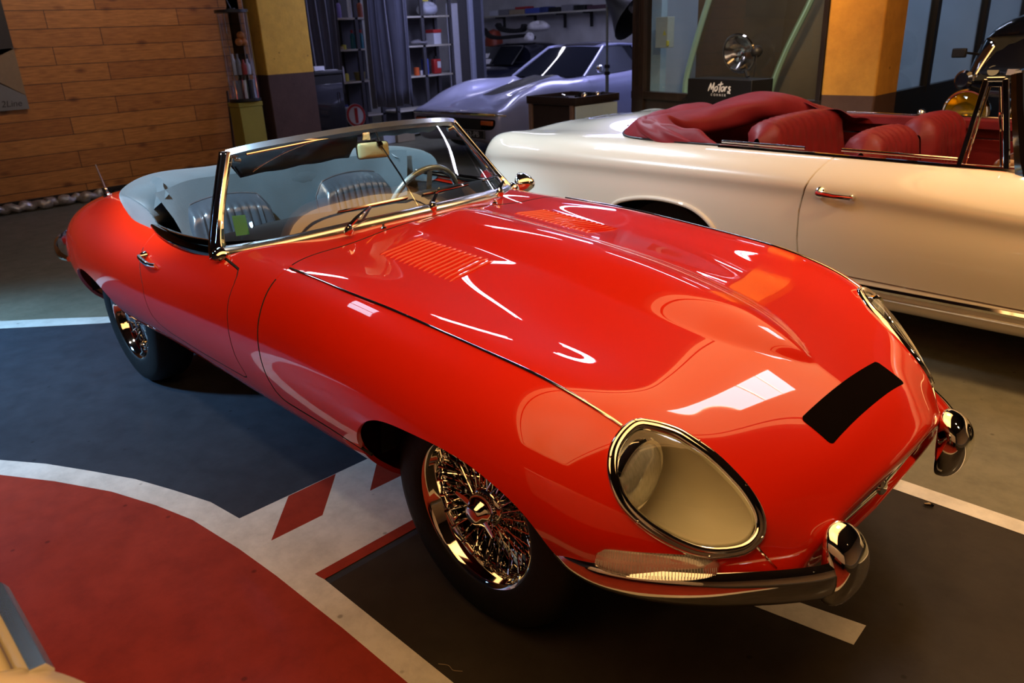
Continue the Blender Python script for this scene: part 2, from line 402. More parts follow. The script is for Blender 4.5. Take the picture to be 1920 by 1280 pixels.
# black tubes added deep in the shut lines to paint the gap shade
def gap_shade(P,par,closed=False):
    Q=[]
    for p in P:
        h=_bv.find_nearest(p); n=h[1]; n=n if n.dot(Vector((0,1,.4)))>0 else -n; Q.append(h[0]-n*.0035)
    for s in (-1,1): MB().tube([(q.x,q.y*s,q.z) for q in Q],.0042,n=6).build('door_gap_shade' if par!=ob_bonnet else 'bonnet_gap_shade',M_UNDER,(par if par==ob_bonnet else (doors[0] if s<0 else doors[1])))
def dense2(P,st=.012):
    out=[]
    for a,b in zip(P,P[1:]):
        m=max(1,int(math.dist(a,b)/st)); out+=[(lerp(a[0],b[0],k/m),lerp(a[1],b[1],k/m)) for k in range(m)]
    return out+[P[-1]]
_dp=[p for p in door_o if p[1]<.846]
gap_shade([v for v in (onside(x,z,1) for x,z in dense2(_dp[:]))],doors[0])
gap_shade([v for v in (onside(x,z,1) for x,z in dense2([tuple(q) for q in bon if q[1]<.835]))],ob_bonnet)
gap_shade([v for v in (ontop(x,y) for x,y in [(q[0],q[1]) for q in plan if 0<=q[1]<.63])],ob_bonnet)
# --- louvres
for s in (-1,1):
    mb=MB(); n=15
    for k in range(n):
        t=k/(n-1); x=lerp(-.700,-.362,t); 
        prof=[]; rows=[]
        y0,y1=.214,.396; m=18
        for i in range(m+1):
            y=lerp(y0,y1,i/m); e=min(1,min(i,m-i)/2.0); e=math.sin(e*PI/2)
            base=[ontop(x+dx,y) for dx in (-.0062,-.0035,-.0005,.0022,.0050)]
            hs=[-.001,.0040*e,.0062*e,.0050*e,-.001]
            rows.append([(b.x,b.y*s,b.z+h) for b,h in zip(base,hs)])
        mb.grid(rows)
    mb.build('louvre_panel',M_RED,ob_bonnet,ang=60)
# --- chrome strips along the bonnet
strip=[(-.83,.645),(-.7,.647),(-.5,.652),(-.3,.645),(-.08,.640),(.09,.635),(.237,.624),(.35,.613),(.43,.600)]
for s in (-1,1):
    pts=[ontop(x,y,.0015) for x,y,_ in catmull([q+(0,) for q in strip],6)]
    pts=[(p.x,p.y*s,p.z) for p in pts]
    MB().tube(pts,1.,prof=[(-.0038,0),(-.003,.0025),(0,.0032),(.003,.0025),(.0038,0),(0,-.002)],up=(0,0,1)).build('bonnet_strip',M_CHR,car)
# --- head lamps
M_REFL=mat('lamp_silver',(.85,.85,.82),rough=.12,metal=1.,noise=.05,nscale=5)
M_BOWL=mat('lamp_bowl_grey',(.72,.66,.52),rough=.5,noise=.08,nscale=6)
M_BULB=mat('lamp_lens_glass',(.75,.75,.72),rough=.12,metal=.55,noise=.25,nscale=60,stretch=(1,6,1))
for s in (-1,1):
    t=bpy.data.objects.new('headlight',None); COL.objects.link(t); t.parent=car
    fl=lambda p:(p[0],p[1]*s,p[2])
    ring=[]
    ring0=catmull(HLP,6,closed=True)
    snap=[]
    for q in ring0:
        h=_bv.find_nearest(Vector(q)); snap.append((h[0],h[1] if h[1].dot(Vector(hn))>0 else -h[1]))
    cc=Vector(hc); rows=[]
    for i,(p,nn) in enumerate(snap):
        tg=(snap[(i+1)%len(snap)][0]-snap[i-1][0]).normalized(); inw=nn.cross(tg); 
        if inw.dot(cc-p)<0: inw=-inw
        rows.append([fl(p+inw*a+nn*b) for a,b in ((-.002,-.004),(-.001,.004),(.004,.009),(.010,.009),(.0135,.0065),(.0165,.009),(.021,.0075),(.025,.001),(.025,-.012),(.018,-.02))])
    MB().grid(rows,closeu=True).build('bezel',M_CHR,t,ang=80)
    # screws
    mb=MB()
    for i in range(4,len(snap),15):
        p,nn=snap[i]; tg=(snap[(i+1)%len(snap)][0]-snap[i-1][0]).normalized(); inw=nn.cross(tg)
        if inw.dot(cc-p)<0: inw=-inw
        q=p+inw*.0065+nn*.009; MB().lathe([(0,.0018),(.0025,.0014),(.0035,0)],axis=fl(nn),org=fl(q),n=10).build('bezel_screw',M_CHR,t)
    # clear cover : inset grid bulged toward body surface level
    rim=[p+ (cc-p).normalized()*.020+nn*.003 for p,nn in snap]
    rows=[]; K=8
    ctr=Vector(_bv.find_nearest(cc+Vector(hn)*.05)[0])+Vector(hn)*.010
    for k in range(K+1):
        r=k/K; row=[]
        for p in rim:
            q=ctr.lerp(p,r); n_=_bv.find_nearest(q); lift=(1-r*r)*.006
            q2=Vector(n_[0])+Vector(hn)*(.004+lift); q=q2.lerp(p,r**6)
            row.append(fl(q))
        rows.append(row)
    mb=MB(); mb.grid(rows[1:],closev=True); o=len(mb.v); mb.v.append(fl(ctr)); m=len(rim)
    mb.f+= [(o,j,(j+1)%m) for j in range(m)]
    mb.build('cover_glass',M_GLASS,t,ang=180)
    # inner bowl + lamp
    rows=[]
    back=Vector((.47,.585,.56))
    for k in range(10):
        r=k/9; row=[]
        for p,nn in snap:
            q=p+(cc-p).normalized()*.022-nn*.004
            dd=cc.lerp(q,1-.45*r**1.4)-Vector(hn)*(.095*math.sin(r*PI/2))
            dd+=Vector((-.045,.0,.0))*r
            row.append(fl(dd))
        rows.append(row)
    mb=MB(); mb.grid(rows,closev=True); m=len(snap); o=len(mb.v)-m; mb.f.append(tuple(range(o,o+m))); mb.build('bowl',M_BOWL,t,ang=50)
    lc=Vector((.475,.600,.615)); ax=Vector((1,-.02,-.05)).normalized()
    MB().lathe([(0,.030),(.03,.028),(.055,.022),(.072,.010),(.078,0),(.082,-.006),(.078,-.02),(.05,-.05)],axis=fl(ax),org=fl(lc),n=40).build('lamp_unit',M_BULB,t)
    MB().lathe([(.076,.004),(.084,.006),(.088,0),(.086,-.012),(.080,-.014)],axis=fl(ax),org=fl(lc),n=40).build('lamp_ring',M_CHR,t)
# --- mouth : bar, badge, inner duct
MB().tube([(.735,-.33,.418),(.752,-.2,.420),(.760,0,.422),(.752,.2,.420),(.735,.33,.418)],[.008,.011,.013,.011,.008],n=14).build('mouth_bar',M_CHR,car)
bd=MB(); bd.lathe([(0,.012),(.014,.010),(.020,.006),(.022,0)],axis=(1,0,.15),org=(.770,0,.428),n=28).build('nose_badge',M_CHR,car)
MB().grid([[ (x,yy*k,.42+(zz-.42)*k) for yy,zz in [(.29*math.cos(a),.42+.062*math.sin(a)) for a in [2*PI*i/32 for i in range(32)]]] for x,k in ((.70,1.02),(.55,.95),(.38,.85),(.38,.01))],closev=True).build('air_intake',M_UNDER,car)
# --- bumpers
def bump_section(h=.038,d=.020):
    return [(-d*.2,h),(d*.35,h*.93),(d*.75,h*.6),(d,h*.15),(d,-h*.25),(d*.7,-h*.68),(d*.3,-h*.95),(-d*.2,-h),(-d*.15,0)]
for s in (-1,1):
    b=bpy.data.objects.new('front_bumper',None); COL.objects.link(b); b.parent=car
    path=catmull([(.838,.350,.404),(.823,.398,.408),(.795,.448,.413),(.745,.515,.418),(.665,.598,.420),(.565,.672,.422),(.475,.717,.424),(.40,.730,.424),(.345,.724,.424)],6)
    n=len(path); rows=[]
    for i,p in enumerate(path):
        a=np.array(path[max(i-1,0)]);c=np.array(path[min(i+1,n-1)]); tg=c-a; tg/=np.linalg.norm(tg); out=np.array([tg[1],-tg[0],0]); out/=np.linalg.norm(out)
        if out[0]<0 and p[1]<.4: out=-out
        if out@np.array([1,1,0])<0: out=-out
        t=i/(n-1); hs=lerp(.042,.012,max(0,(t-.55)/.45)**1.3)*min(1,.10+t*13); ds=lerp(.026,.006,t**2)*min(1,.4+t*6)
        sec=[(ds*.1,hs),(ds*.62,hs*.86),(ds*.93,hs*.45),(ds,0),(ds*.9,-hs*.5),(ds*.6,-hs*.86),(0,-hs),(-.012,-hs*.7),(-.012,hs*.7)]
        rows.append([(p[0]+out[0]*u-.012*(1-t),(p[1]+out[1]*u)*s,p[2]+w_) for u,w_ in sec])
    mb=MB(); mb.grid(rows,closev=True); m=len(rows[0]); mb.f.append(tuple(range(m))); mb.f.append(tuple((n-1)*m+k for k in range(m)))
    mb.build('blade',M_CHR,b,ang=50)
    # overrider
    rows=[]
    Z=[.336,.343,.368,.41,.452,.485,.505,.514]
    dep=[.014,.032,.044,.052,.052,.044,.028,.010]; wid=[.040,.054,.060,.060,.056,.049,.037,.018]; xo=[.834,.836,.840,.842,.840,.832,.824,.818]
    for z,d,w_,x in zip(Z,dep,wid,xo):
        rows.append([(x-.02+d*math.copysign(abs(math.cos(a))**.7,math.cos(a))*(1 if math.cos(a)>0 else .6), s*.342+w_*math.copysign(abs(math.sin(a))**.75,math.sin(a)), z) for a in [2*PI*k/28 for k in range(28)]])
    mb=MB(); mb.grid(rows,closev=True); mb.f.append(tuple(range(28))); mb.f.append(tuple(7*28+k for k in range(28)))
    mb.build('overrider',M_CHR,b,sub=2,ang=180)
    # thin seam strip from bumper up to bezel
    q=[onfront(.445+.002*k,.515-.004*k,.001) for k in range(8)]
    # indicator lamp
    lp=bpy.data.objects.new('indicator_lamp',None); COL.objects.link(lp); lp.parent=car
    cpath=catmull([(.672,.577,.470),(.645,.612,.472),(.60,.653,.474),(.545,.697,.476),(.495,.728,.478),(.468,.738,.479)],5)
    n=len(cpath); rows=[];rr=[]
    for i,p in enumerate(cpath):
        t=i/(n-1); e=math.sqrt(max(0,1-(2*t-1)**2))**.7; a=np.array(cpath[max(i-1,0)]);c=np.array(cpath[min(i+1,n-1)]); tg=c-a; tg/=np.linalg.norm(tg); out=np.array([-tg[1],tg[0],0]); out=out if out@np.array([1,1,0])>0 else -out; out/=np.linalg.norm(out)
        rr.append((p,out,e))
        rows.append([(p[0]+out[0]*u*e-out[0]*.012,(p[1]+out[1]*u*e-out[1]*.012)*s,p[2]+w_*e) for u,w_ in ((0,.026),(.022,.021),(.034,.010),(.036,-.004),(.030,-.018),(.0,-.024))])
    mb=MB(); mb.grid(rows); mb.build('lens',mat('indicator_lens',(.90,.86,.82),rough=.04,trans=.85,ior=1.2,noise=.06,nscale=30),lp,ang=60)
    mb=MB(); mb.grid([[(p[0]-out[0]*.010+out[0]*u,(p[1]-out[1]*.010+out[1]*u)*s,p[2]+w_*(e*.9+.1)) for u,w_ in ((-.004,.030),(.004,.030),(.004,-.030),(-.004,-.030))] for p,out,e in rr],closev=True); mb.build('lamp_base',M_CHR,lp)
    mb=MB()
    for i in range(2,n-2):
        for j in (0,.5):
            p=np.array(rr[i][0])*(1-j)+np.array(rr[i+1][0])*j; out=rr[i][1]; e=rr[i][2]
            mb.tube([(p[0]+out[0]*.016*e,(p[1]+out[1]*.016*e)*s,p[2]-.016*e),(p[0]+out[0]*.022*e,(p[1]+out[1]*.022*e)*s,p[2]),(p[0]+out[0]*.016*e,(p[1]+out[1]*.016*e)*s,p[2]+.012*e)],.0008,n=4)
    mb.build('lens_ribs',mat('lens_ribs',(.55,.5,.48),rough=.3,noise=.1),lp)
    q=[]
    for k in range(9):
        t=k/8; h=_bv.find_nearest(Vector((lerp(.700,.742,t),lerp(.505,.474,t),lerp(.500,.440,t)))); v=h[0]+Vector((.002,.001,.001)); q.append((v.x,v.y*s,v.z))
    MB().tube(q,.0028,n=6).build('bumper_seam',M_CHR,b)
# --- blank number panel on the nose, rounded black rectangle
mb=MB(); rows=[]
def rrect(w,h,r,n=6):
    P=[]
    for cx,cy,a0 in ((w-r,h-r,0),(-w+r,h-r,PI/2),(-w+r,-h+r,PI),(w-r,-h+r,1.5*PI)):
        P+=[(cx+r*math.cos(a0+PI/2*k/n),cy+r*math.sin(a0+PI/2*k/n)) for k in range(n+1)]
    Q=[]
    for i,a in enumerate(P):
        b=P[(i+1)%len(P)]; m=max(1,int(math.dist(a,b)/.012)); Q+=[(lerp(a[0],b[0],k/m),lerp(a[1],b[1],k/m)) for k in range(m)]
    return Q
pr=rrect(.213,.0455,.012)
for k in (1.0,1.0,.97,.9,.8,.7,.6,.5,.4,.3,.2,.1,.01):
    rows.append([ontop(.6815+v*k*.85,u*k) for u,v in pr])
rows=[[p+Vector((0.0008,0,.0002 if i==0 else .0016)) for p in r] for i,r in enumerate(rows)]
mb.grid(rows,closev=True).build('number_panel',mat('matt_black_panel',(.006,.004,.0035),rough=.8,noise=.1,spec=.0),car)
# --- wheels
def wheel(x,s,steer=0.):
    visible=(s<0)
    w=bpy.data.objects.new('wheel',None); COL.objects.link(w); w.parent=car; w.location=(x,.585*s,.3355); w.rotation_euler=(0,0,(0 if s>0 else PI)+steer)
    # local: outer face towards +y ; plane offset
    ax=(0,1,0)
    MB().lathe([(.212,-.088),(.235,-.092),(.285,-.094),(.315,-.084),(.328,-.066),(.3345,-.045),(.3355,0),(.3345,.045),(.328,.066),(.315,.083),(.285,.094),(.240,.093),(.222,.090),(.212,.086),(.205,.070)],axis=ax,n=96).build('tyre',M_RUB,w,ang=60)
    MB().lathe([(.197,-.085),(.212,-.085),(.214,-.078),(.205,-.07),(.188,-.055),(.185,0),(.188,.050),(.196,.060),(.200,.074),(.206,.083),(.2135,.0865),(.2165,.083),(.214,.078)],axis=ax,n=96).build('rim',M_CHR,w,ang=50)
    MB().lathe([(0,.045),(.035,.045),(.052,.042),(.060,.030),(.056,.0),(.062,-.03),(.068,-.055),(.03,-.06)],axis=ax,n=40).build('hub',M_CHR,w,ang=50)
    MB().lathe([(0,-.075),(.13,-.075),(.14,-.065),(.14,-.06),(.0,-.055)],axis=ax,n=40).build('brake_disc',M_UNDER,w)
    def pol(r,a,y): return (r*math.cos(a),y,r*math.sin(a))
    K=24
    def spk(a0,y0,r0,a1,y1,r1):
        mb=MB(); mb.tube([pol(r0,a0,y0),pol(r1,a1,y1)],.0021,n=5)
        A=Vector(pol(r0,a0,y0));B=Vector(pol(r1,a1,y1)); mb.tube([B+(A-B).normalized()*.016,B+(A-B).normalized()*.001],[.0034,.0046],n=6); return mb
    kinds=[(.10,.036,.054,.36,.010,.190),(-.10,.036,.054,-.36,.010,.190),(.25,-.040,.062,.63,.030,.189),(.01,-.040,.062,-.37,.030,.189),(.06,-.030,.055,.06,.046,.190)]
    for (a0,y0,r0,a1,y1,r1) in kinds:
        first=None; step=2*PI/K; cnt=K if visible else K
        if not visible:
            mb=MB()
        for k in range(K):
            if visible:
                if first is None: first=spk(a0,y0,r0,a1,y1,r1).build('wire_spoke',M_CHR,w); o=first
                else: o=first.copy(); COL.objects.link(o); o.parent=w
                o.rotation_euler=(0,-step*k,0)
            else:
                q=spk(a0+step*k,y0,r0,a1+step*k,y1,r1); mb.add(q.v,q.f)
        if not visible: mb.build('wire_spokes',M_CHR,w)['kind']='stuff'
    # knock-off spinner
    kn=MB(); kn.lathe([(0,.092),(.020,.091),(.026,.088),(.030,.080),(.040,.070),(.046,.062),(.048,.050),(.048,.040)],axis=ax,n=32)
    mb=kn
    for k in range(2):
        a=.5+PI*k
        P=[(.030,.066,.018),(.055,.070,.014),(.080,.078,.008)]
        pts=[pol(r,a,y) for r,y,_ in P]
        mb.tube(pts,[1.,1.,.6],prof=[(-.011,-.006),(-.011,.005),(0,.009),(.011,.005),(.011,-.006)],up=(0,1,0))
    mb.build('knock_off_cap',M_CHR,w,ang=50)
    return w
for x in (0,-2.438):
    for s in (-1,1): wheel(x,s)
# wheel housings (dark inner arches)
for x,hw,zt in ((0.01,.36,.68),(-2.42,.37,.66)):
    for s in (-1,1):
        mb=MB(); n=28; rows=[]
        for y in (.70,.66,.42):
            rows.append([(x+hw*math.cos(PI*k/n),y*s,.40+(zt-.40)*math.sin(PI*k/n)**.8) for k in range(n+1)])
        mb.grid(rows); o=len(mb.v); mb.v.append((x,.42*s,.40)); mb.f+=[(o,2*(n+1)+k,2*(n+1)+k+1) for k in range(n)]
        mb.build('wheel_housing',M_UNDER,car,ang=60)
MB().box((-1.2,0,.30),(3.6,.9,.10)).build('floor_pan',M_UNDER,car,bevel=.03)
# ================================================================= ROADSTER CABIN
M_LEA=mat('black_leather',(.045,.052,.062),rough=.27,noise=.25,nscale=14,bump=.2,bscale=90,spec=1.)
M_CLOTH=mat('hood_cloth_grey',(.050,.066,.074),rough=.85,noise=.2,nscale=9,bump=.35,bscale=350,sheen=.3)
M_VISOR=mat('visor_vinyl',(.05,.06,.065),rough=.38,noise=.15,nscale=8,bump=.15,bscale=30)
M_DASH=mat('dash_black',(.012,.012,.013),rough=.6,noise=.2,nscale=15,bump=.2,bscale=200)
M_TAN=mat('tan_board',(.42,.25,.11),rough=.65,noise=.2,nscale=10)
M_CREAM=mat('mirror_back_cream',(.62,.55,.28),rough=.35,noise=.12,nscale=12)
M_GREEN=mat('green_paper',(.06,.26,.15),rough=.8,noise=.1)
M_IVORY=mat('white_plastic',(.7,.75,.75),rough=.4,noise=.05)
# cockpit tub
mb=MB(); out=[(-1.05,.0),(-1.08,.35),(-1.22,.66),(-1.45,.70),(-1.80,.69),(-2.05,.60),(-2.16,.3),(-2.17,0)]
prof=catmull([q+(0,) for q in out],5); ring=[(p[0],p[1]) for p in prof]+[(p[0],-p[1]) for p in prof[::-1][1:-1]]
mb.grid([[(x,y,z) for x,y in ring] for z in (.84,.45)]+[[(-1.6+(x+1.6)*.9,y*.9,.36) for x,y in ring],[(-1.6,0,.36) for _ in ring]],closev=True)
mb.build('cockpit_tub',M_DASH,car,ang=50)
# dash top
rows=[]
for i in range(13):
    y=lerp(-.66,.66,i/12); xf=-.955-.30*(abs(y)/.68)**2.2; xr=-1.36+.04*math.cos(y*9) if abs(y)<.6 else -1.34
    xr=min(xr,xf-.03); rows.append([(lerp(xf,xr,t),y,z) for t,z in ((0,.878),(.3,.886),(.7,.888),(.93,.882),(1,.865),(1.0,.80),(.9,.70))])
MB().grid(rows).build('dash_top',M_DASH,car,ang=50)
# door cappings (chrome finisher on the door tops, brown reflection put into its colour)
for s in (-1,1):
    path=catmull([(-1.262,.690,.850),(-1.40,.712,.850),(-1.55,.716,.852),(-1.70,.706,.858),(-1.82,.685,.864),(-1.88,.668,.870)],5); n=len(path); rows=[]
    for i,p in enumerate(path):
        t=i/(n-1); k=lerp(1,.45,sm(t))
        rows.append([(p[0],(p[1]+u*k)*s,p[2]+v*k) for u,v in ((.012,-.022),(.016,-.008),(.010,.012),(-.004,.026),(-.022,.030),(-.034,.024),(-.036,.0),(-.01,-.02))])
    mb=MB(); mb.grid(rows,closev=True); mb.f.append(tuple(range(8))); mb.f.append(tuple((n-1)*8+k for k in range(8)))
    mb.build('door_capping',M_DCHR,doors[0] if s<0 else doors[1],ang=60)
# ---------------- windscreen
ws=bpy.data.objects.new('windscreen',None); COL.objects.link(ws); ws.parent=car
Bc=catmull([(-1.232,.690,.853),(-1.15,.615,.865),(-1.065,.49,.880),(-.995,.30,.897),(-.960,.15,.905),(-.950,0,.908)],6)
Tc=catmull([(-1.386,.530,1.146),(-1.345,.45,1.160),(-1.30,.32,1.172),(-1.264,.15,1.182),(-1.250,0,1.186)],8)
def resample(P,n):
    P=np.array(P); d=np.r_[0,np.cumsum(np.linalg.norm(np.diff(P,axis=0),axis=1))]; t=np.linspace(0,d[-1],n)
    return [tuple(np.interp(t,d,P[:,k])[i] for k in range(3)) for i in range(n)]
nB=24; B=resample(Bc,nB);T=resample(Tc,nB)
B=B+[(p[0],-p[1],p[2]) for p in B[::-1][1:]]; T=T+[(p[0],-p[1],p[2]) for p in T[::-1][1:]]
rows=[]
for k in range(9):
    t=k/8; rows.append([tuple(lerp(b[j],a[j],t)+(0.012*math.sin(PI*t) if j==0 else 0) for j in range(3)) for b,a in zip(B,T)])
MB().grid(rows).build('windscreen_glass',glassmat('windscreen_tint',(.84,.92,.92),1.,1.95),ws,ang=180)
# header rail
MB().tube(T,1.,prof=[(-.012,-.014),(-.012,.010),(-.009,.013),(.009,.013),(.012,.010),(.012,-.014)],up=(-.72,0,.69)).build('header_rail',M_SCHR,ws,ang=20)
# base moulding
rows=[]
for p in B:
    q=np.array(p); o=np.array([.5,p[1]*.55,0]); o/=np.linalg.norm(o)
    rows.append([tuple(q+o*u+np.array([0,0,v])) for u,v in ((-.012,.006),(-.008,.013),(-.001,.0145),(.012,.008),(.022,.0),(.025,-.008),(.025,-.02),(-.01,-.02))])
MB().grid(rows,closev=True).build('base_moulding',M_SCHR,ws,ang=50)
# pillars
for s in (-1,1):
    P=[(-1.222,.694,.838),(-1.238,.690,.862),(-1.262,.672,.90),(-1.30,.635,.97),(-1.345,.583,1.06),(-1.388,.530,1.150)]
    P=[(x,y*s,z) for x,y,z in catmull(P,6)]; n=len(P)
    prof=[(-.030,-.004),(-.026,.010),(-.012,.016),(.0,.013),(.012,.016),(.024,.010),(.028,-.004),(.012,-.012),(-.012,-.012)]
    MB().tube(P,[lerp(1.25,.86,min(1,i/(n*.5))) for i in range(n)],prof=prof,up=(.55,.83*s,0.1)).build('pillar',M_CHR,ws,ang=40,bevel=.0015)
    MB().tube([(x-.036,y+.004*s,z) for x,y,z in P[2:]],.0065,n=10).build('pillar_trim',M_CHR,ws)
    MB().lathe([(.026,0),(.026,.016),(.018,.024),(.006,.028),(0,.028)],axis=(0.6,.5*s,.6),org=(-1.20,.700*s,.842),n=20).build('pillar_foot',M_CHR,ws)
    MB().cyl((-1.372,.518*s,1.125),(-1.380,.49*s,1.118),.010,n=14).build('hood_latch',M_CHR,ws)
# visors
def visor(y0,y1,h,tilt,name='sun_visor'):
    rows=[]
    for k,(u,v) in enumerate([(0,0),(0,.012),(.25,.016),(.5,.014),(.8,.015),(1,.010),(1.02,0),(1,-.004),(.5,-.004),(.0,-.004)]):
        row=[]
        for i in range(17):
            t=i/16; y=lerp(y0,y1,t); e=min(1,min(t,1-t)*12+.35) if u>.7 else 1
            xt=-1.262-.145*(abs(y)/.53)**2; zt=1.172-.034*(abs(y)/.53)**2
            hh=h*(e if u>.7 else 1)
            wob=.003*math.sin(t*21)*math.sin(u*5)
            row.append((xt-.028-hh*u*tilt+v*.8+wob,y,zt-.004-hh*u*math.sqrt(1-tilt**2)+wob))
        rows.append(row)
    MB().grid(rows,closeu=True).build(name,M_VISOR,ws,ang=60)
visor(-.50,-.045,.092,.30); visor(.06,.50,.10,.93)
MB().tube([(-1.285,-.505,1.150),(-1.27,-.25,1.165),(-1.262,-.04,1.170)],.004,n=8).build('visor_rod',M_CHR,ws)
# mirror
mr=bpy.data.objects.new('rear_view_mirror',None); COL.objects.link(mr); mr.parent=ws
pr=rrect(.066,.030,.012); yaw=.12
def mloc(u,v,w_): return (-1.205+w_*math.cos(.1)+u*.10,-.034+u,1.109+v-u*.04)
MB().grid([[mloc(u*k,v*k,w_) for u,v in pr] for k,w_ in ((.0,.016),(.5,.0155),(.85,.013),(.97,.008),(1,0),(.97,-.006),(0,-.006))],closev=True).build('mirror_back',M_CREAM,mr,ang=60)
MB().grid([[mloc(u*k,v*k,w_) for u,v in pr] for k,w_ in ((1.0,.003),(1.035,.003),(1.035,-.003),(1,-.003))],closev=True,closeu=True).build('mirror_rim',M_CHR,mr)
MB().lathe([(.0,.02),(.012,.018),(.012,-.002),(.007,-.01)],axis=(1,0,.1),org=(-1.20,-.012,1.128),n=16).build('mirror_clamp',M_DCHR,mr)
MB().tube([(-1.232,.008,1.172),(-1.200,-.002,1.128),(-1.08,-.006,1.02),(-.985,-.010,.918)],.0035,n=8).build('mirror_rod',M_CHR,mr)
MB().prism([(-.02,-.012),(.02,-.016),(.018,.016),(-.012,.016)],.004,Matrix.Rotation(PI/2,3,'Y')@Matrix.Rotation(PI/2,3,'Z'),(-1.235,-.040,1.158)).build('rod_bracket',M_CHR,mr,bevel=.002)
# wipers
for (px,py,pz),(ax_,ay,az),dirn in (((-.918,-.362,.903),(-1.005,-.205,.948),1),((-.935,.020,.912),(-1.03,.135,.955),1),((-.985,.415,.896),(-1.045,.50,.93),1)):
    wp=bpy.data.objects.new('wiper',None); COL.objects.link(wp); wp.parent=car
    MB().lathe([(.016,-.012),(.016,.004),(.012,.012),(.008,.018),(0,.019)],axis=(.35,0,1),org=(px,py,pz),n=18).build('wiper_pivot',M_CHR,wp)
    a=Vector((px,py,pz+.014)); b=Vector((ax_,ay,az))
    MB().tube([a,a.lerp(b,.35)+Vector((.004,0,.006)),a.lerp(b,.7)+Vector((.003,0,.005)),b],[1.,.9,.6,.45],prof=[(-.008,-.002),(-.006,.004),(.006,.004),(.008,-.002)],up=(.5,0,1)).build('wiper_arm',M_CHR,wp)
    L=.27 if py<.3 else .20; rows=[]
    pts=[]
    for k in range(9):
        y=ay-L*.5+L*k/8+ .02; 
        # follow the glass a little above the base line
        t=.18; yb=y; xb=-.950-.29*(abs(yb)/.69)**2.1; pts.append((lerp(xb,-1.25-.13*(abs(yb)/.53)**2,.17)+.006,yb,lerp(.905,1.17,.17)-.05*(abs(yb)/.68)**2+.0))
    MB().tube([(p[0]+.010,p[1],p[2]+.006) for p in pts],[.5]+[1]*7+[.5],prof=[(-.004,-.002),(-.003,.003),(.003,.003),(.004,-.002)],up=(.7,0,.7)).build('wiper_blade',M_CHR,wp)
    MB().tube([(p[0]+.003,p[1],p[2]) for p in pts],.0035,n=6).build('wiper_rubber',M_RUB,wp)
# washer jets
for y in (-.235,.30):
    p=ontop(-.895,y); MB().lathe([(.011,-.002),(.011,.004),(.005,.008),(.004,.018),(0,.019)],axis=(0,0,1),org=tuple(p),n=14).build('washer_jet',M_CHR,car)
# ---------------- seats
def seat(y0):
    st=bpy.data.objects.new('seat',None); COL.objects.link(st); st.parent=car
    # backrest: outline (width,height) rounded, fluted centre
    W=.228; rows=[]; nu_=33; nv_=25
    def shape(u,v):  # u -1..1, v 0..1
        hw=W*(1-.10*v); yy=y0+hw*u
        top=.905-.035*abs(u)**2.2-.05*max(0,abs(u)-.78)/.22
        z=lerp(.46,top,v)
        edge=min(1,(1-abs(u))*6)*min(1,(1-v)*7+.0); edge=math.sin(edge*PI/2)
        fl=0.
        if abs(u)<.66 and v<.93: fl=.011*abs(math.cos(u/.66*PI*4))-.003
        x=-1.86-.10*v+.060*edge+fl*min(1,edge*1.5)+.02*abs(u)**2
        return (x,yy,z)
    for i in range(65):
        u=-1+2*i/64; rows.append([shape(math.sin(u*PI/2)*.35+u*.65,j/30) for j in range(31)])
    MB().grid(rows).build('seat_back_cushion',M_LEA,st,ang=60)
    # rear shell
    rows=[]
    for i in range(25):
        u=-1+2*i/24; rows.append([(-1.86-.10*v-.055*math.sin(min(1,(1-abs(u))*3,(1-v)*5)*PI/2)+.02*abs(u)**2,y0+W*(1-.10*v)*u,lerp(.46,.905-.035*abs(u)**2.2-.05*max(0,abs(u)-.78)/.22,v)) for v in [j/14 for j in range(15)]])
    MB().grid(rows).build('seat_back_shell',M_LEA,st,ang=60)
    P=[shape(math.copysign(1,u)*1 if abs(u)>1 else u,1.) for u in np.linspace(-1,1,25)]
    P=[shape(-1,v) for v in np.linspace(.2,.98,10)]+P+[shape(1,v) for v in np.linspace(.98,.2,10)]
    MB().tube(P,.0045,n=8).build('seat_piping',M_LEA,st)
    mb=MB(); rows=[]
    for i in range(25):
        u=-1+2*i/24; e=math.sin(min(1,(1-abs(u))*5)*PI/2); rows.append([(lerp(-1.84,-1.36,v),y0+.235*u,.44+.06*e*math.sin(min(1,(1-v)*5)*PI/2)+(.006*abs(math.cos(u*6*PI/2)) if abs(u)<.66 else 0)) for v in [j/14 for j in range(15)]]+[(-1.35,y0+.235*u,.38)])
    mb.grid(rows).build('seat_cushion',M_LEA,st,ang=60)
seat(-.325); seat(.325)
# steering wheel (left-hand drive)
swh=bpy.data.objects.new('steering_wheel',None); COL.objects.link(swh); swh.parent=car
C0=Vector((-1.41,.345,.80)); axs=Vector((-.93,0,.36)).normalized(); uu=Vector((0,1,0)); vv=axs.cross(uu)
circ=[C0+(uu*math.cos(a)+vv*math.sin(a))*.190 for a in [2*PI*k/56 for k in range(56)]]
MB().tube(circ,.0115,n=12,closed=True).build('wheel_rim',mat('pale_rim',(.42,.44,.40),rough=.25,coat=1,metal=.5,noise=.1),swh)
MB().tube([p-axs*.0+ (C0-p).normalized()*.009-axs*.002 for p in circ],.007,n=8,closed=True).build('rim_band',M_CHR,swh)
for a in (.35,PI-.35,-PI/2):
    MB().tube([C0-axs*.03,C0+(uu*math.cos(a)+vv*math.sin(a))*.183],[1,.8],prof=[(-.016,-.0015),(-.016,.0015),(.016,.0015),(.016,-.0015)],up=tuple(axs)).build('wheel_spoke',M_CHR,swh)
MB().lathe([(0,.0),(.03,-.002),(.045,-.012),(.04,-.04),(.025,-.08),(.022,-.30)],axis=tuple(axs),org=tuple(C0),n=28).build('steering_column',M_BLK,swh)
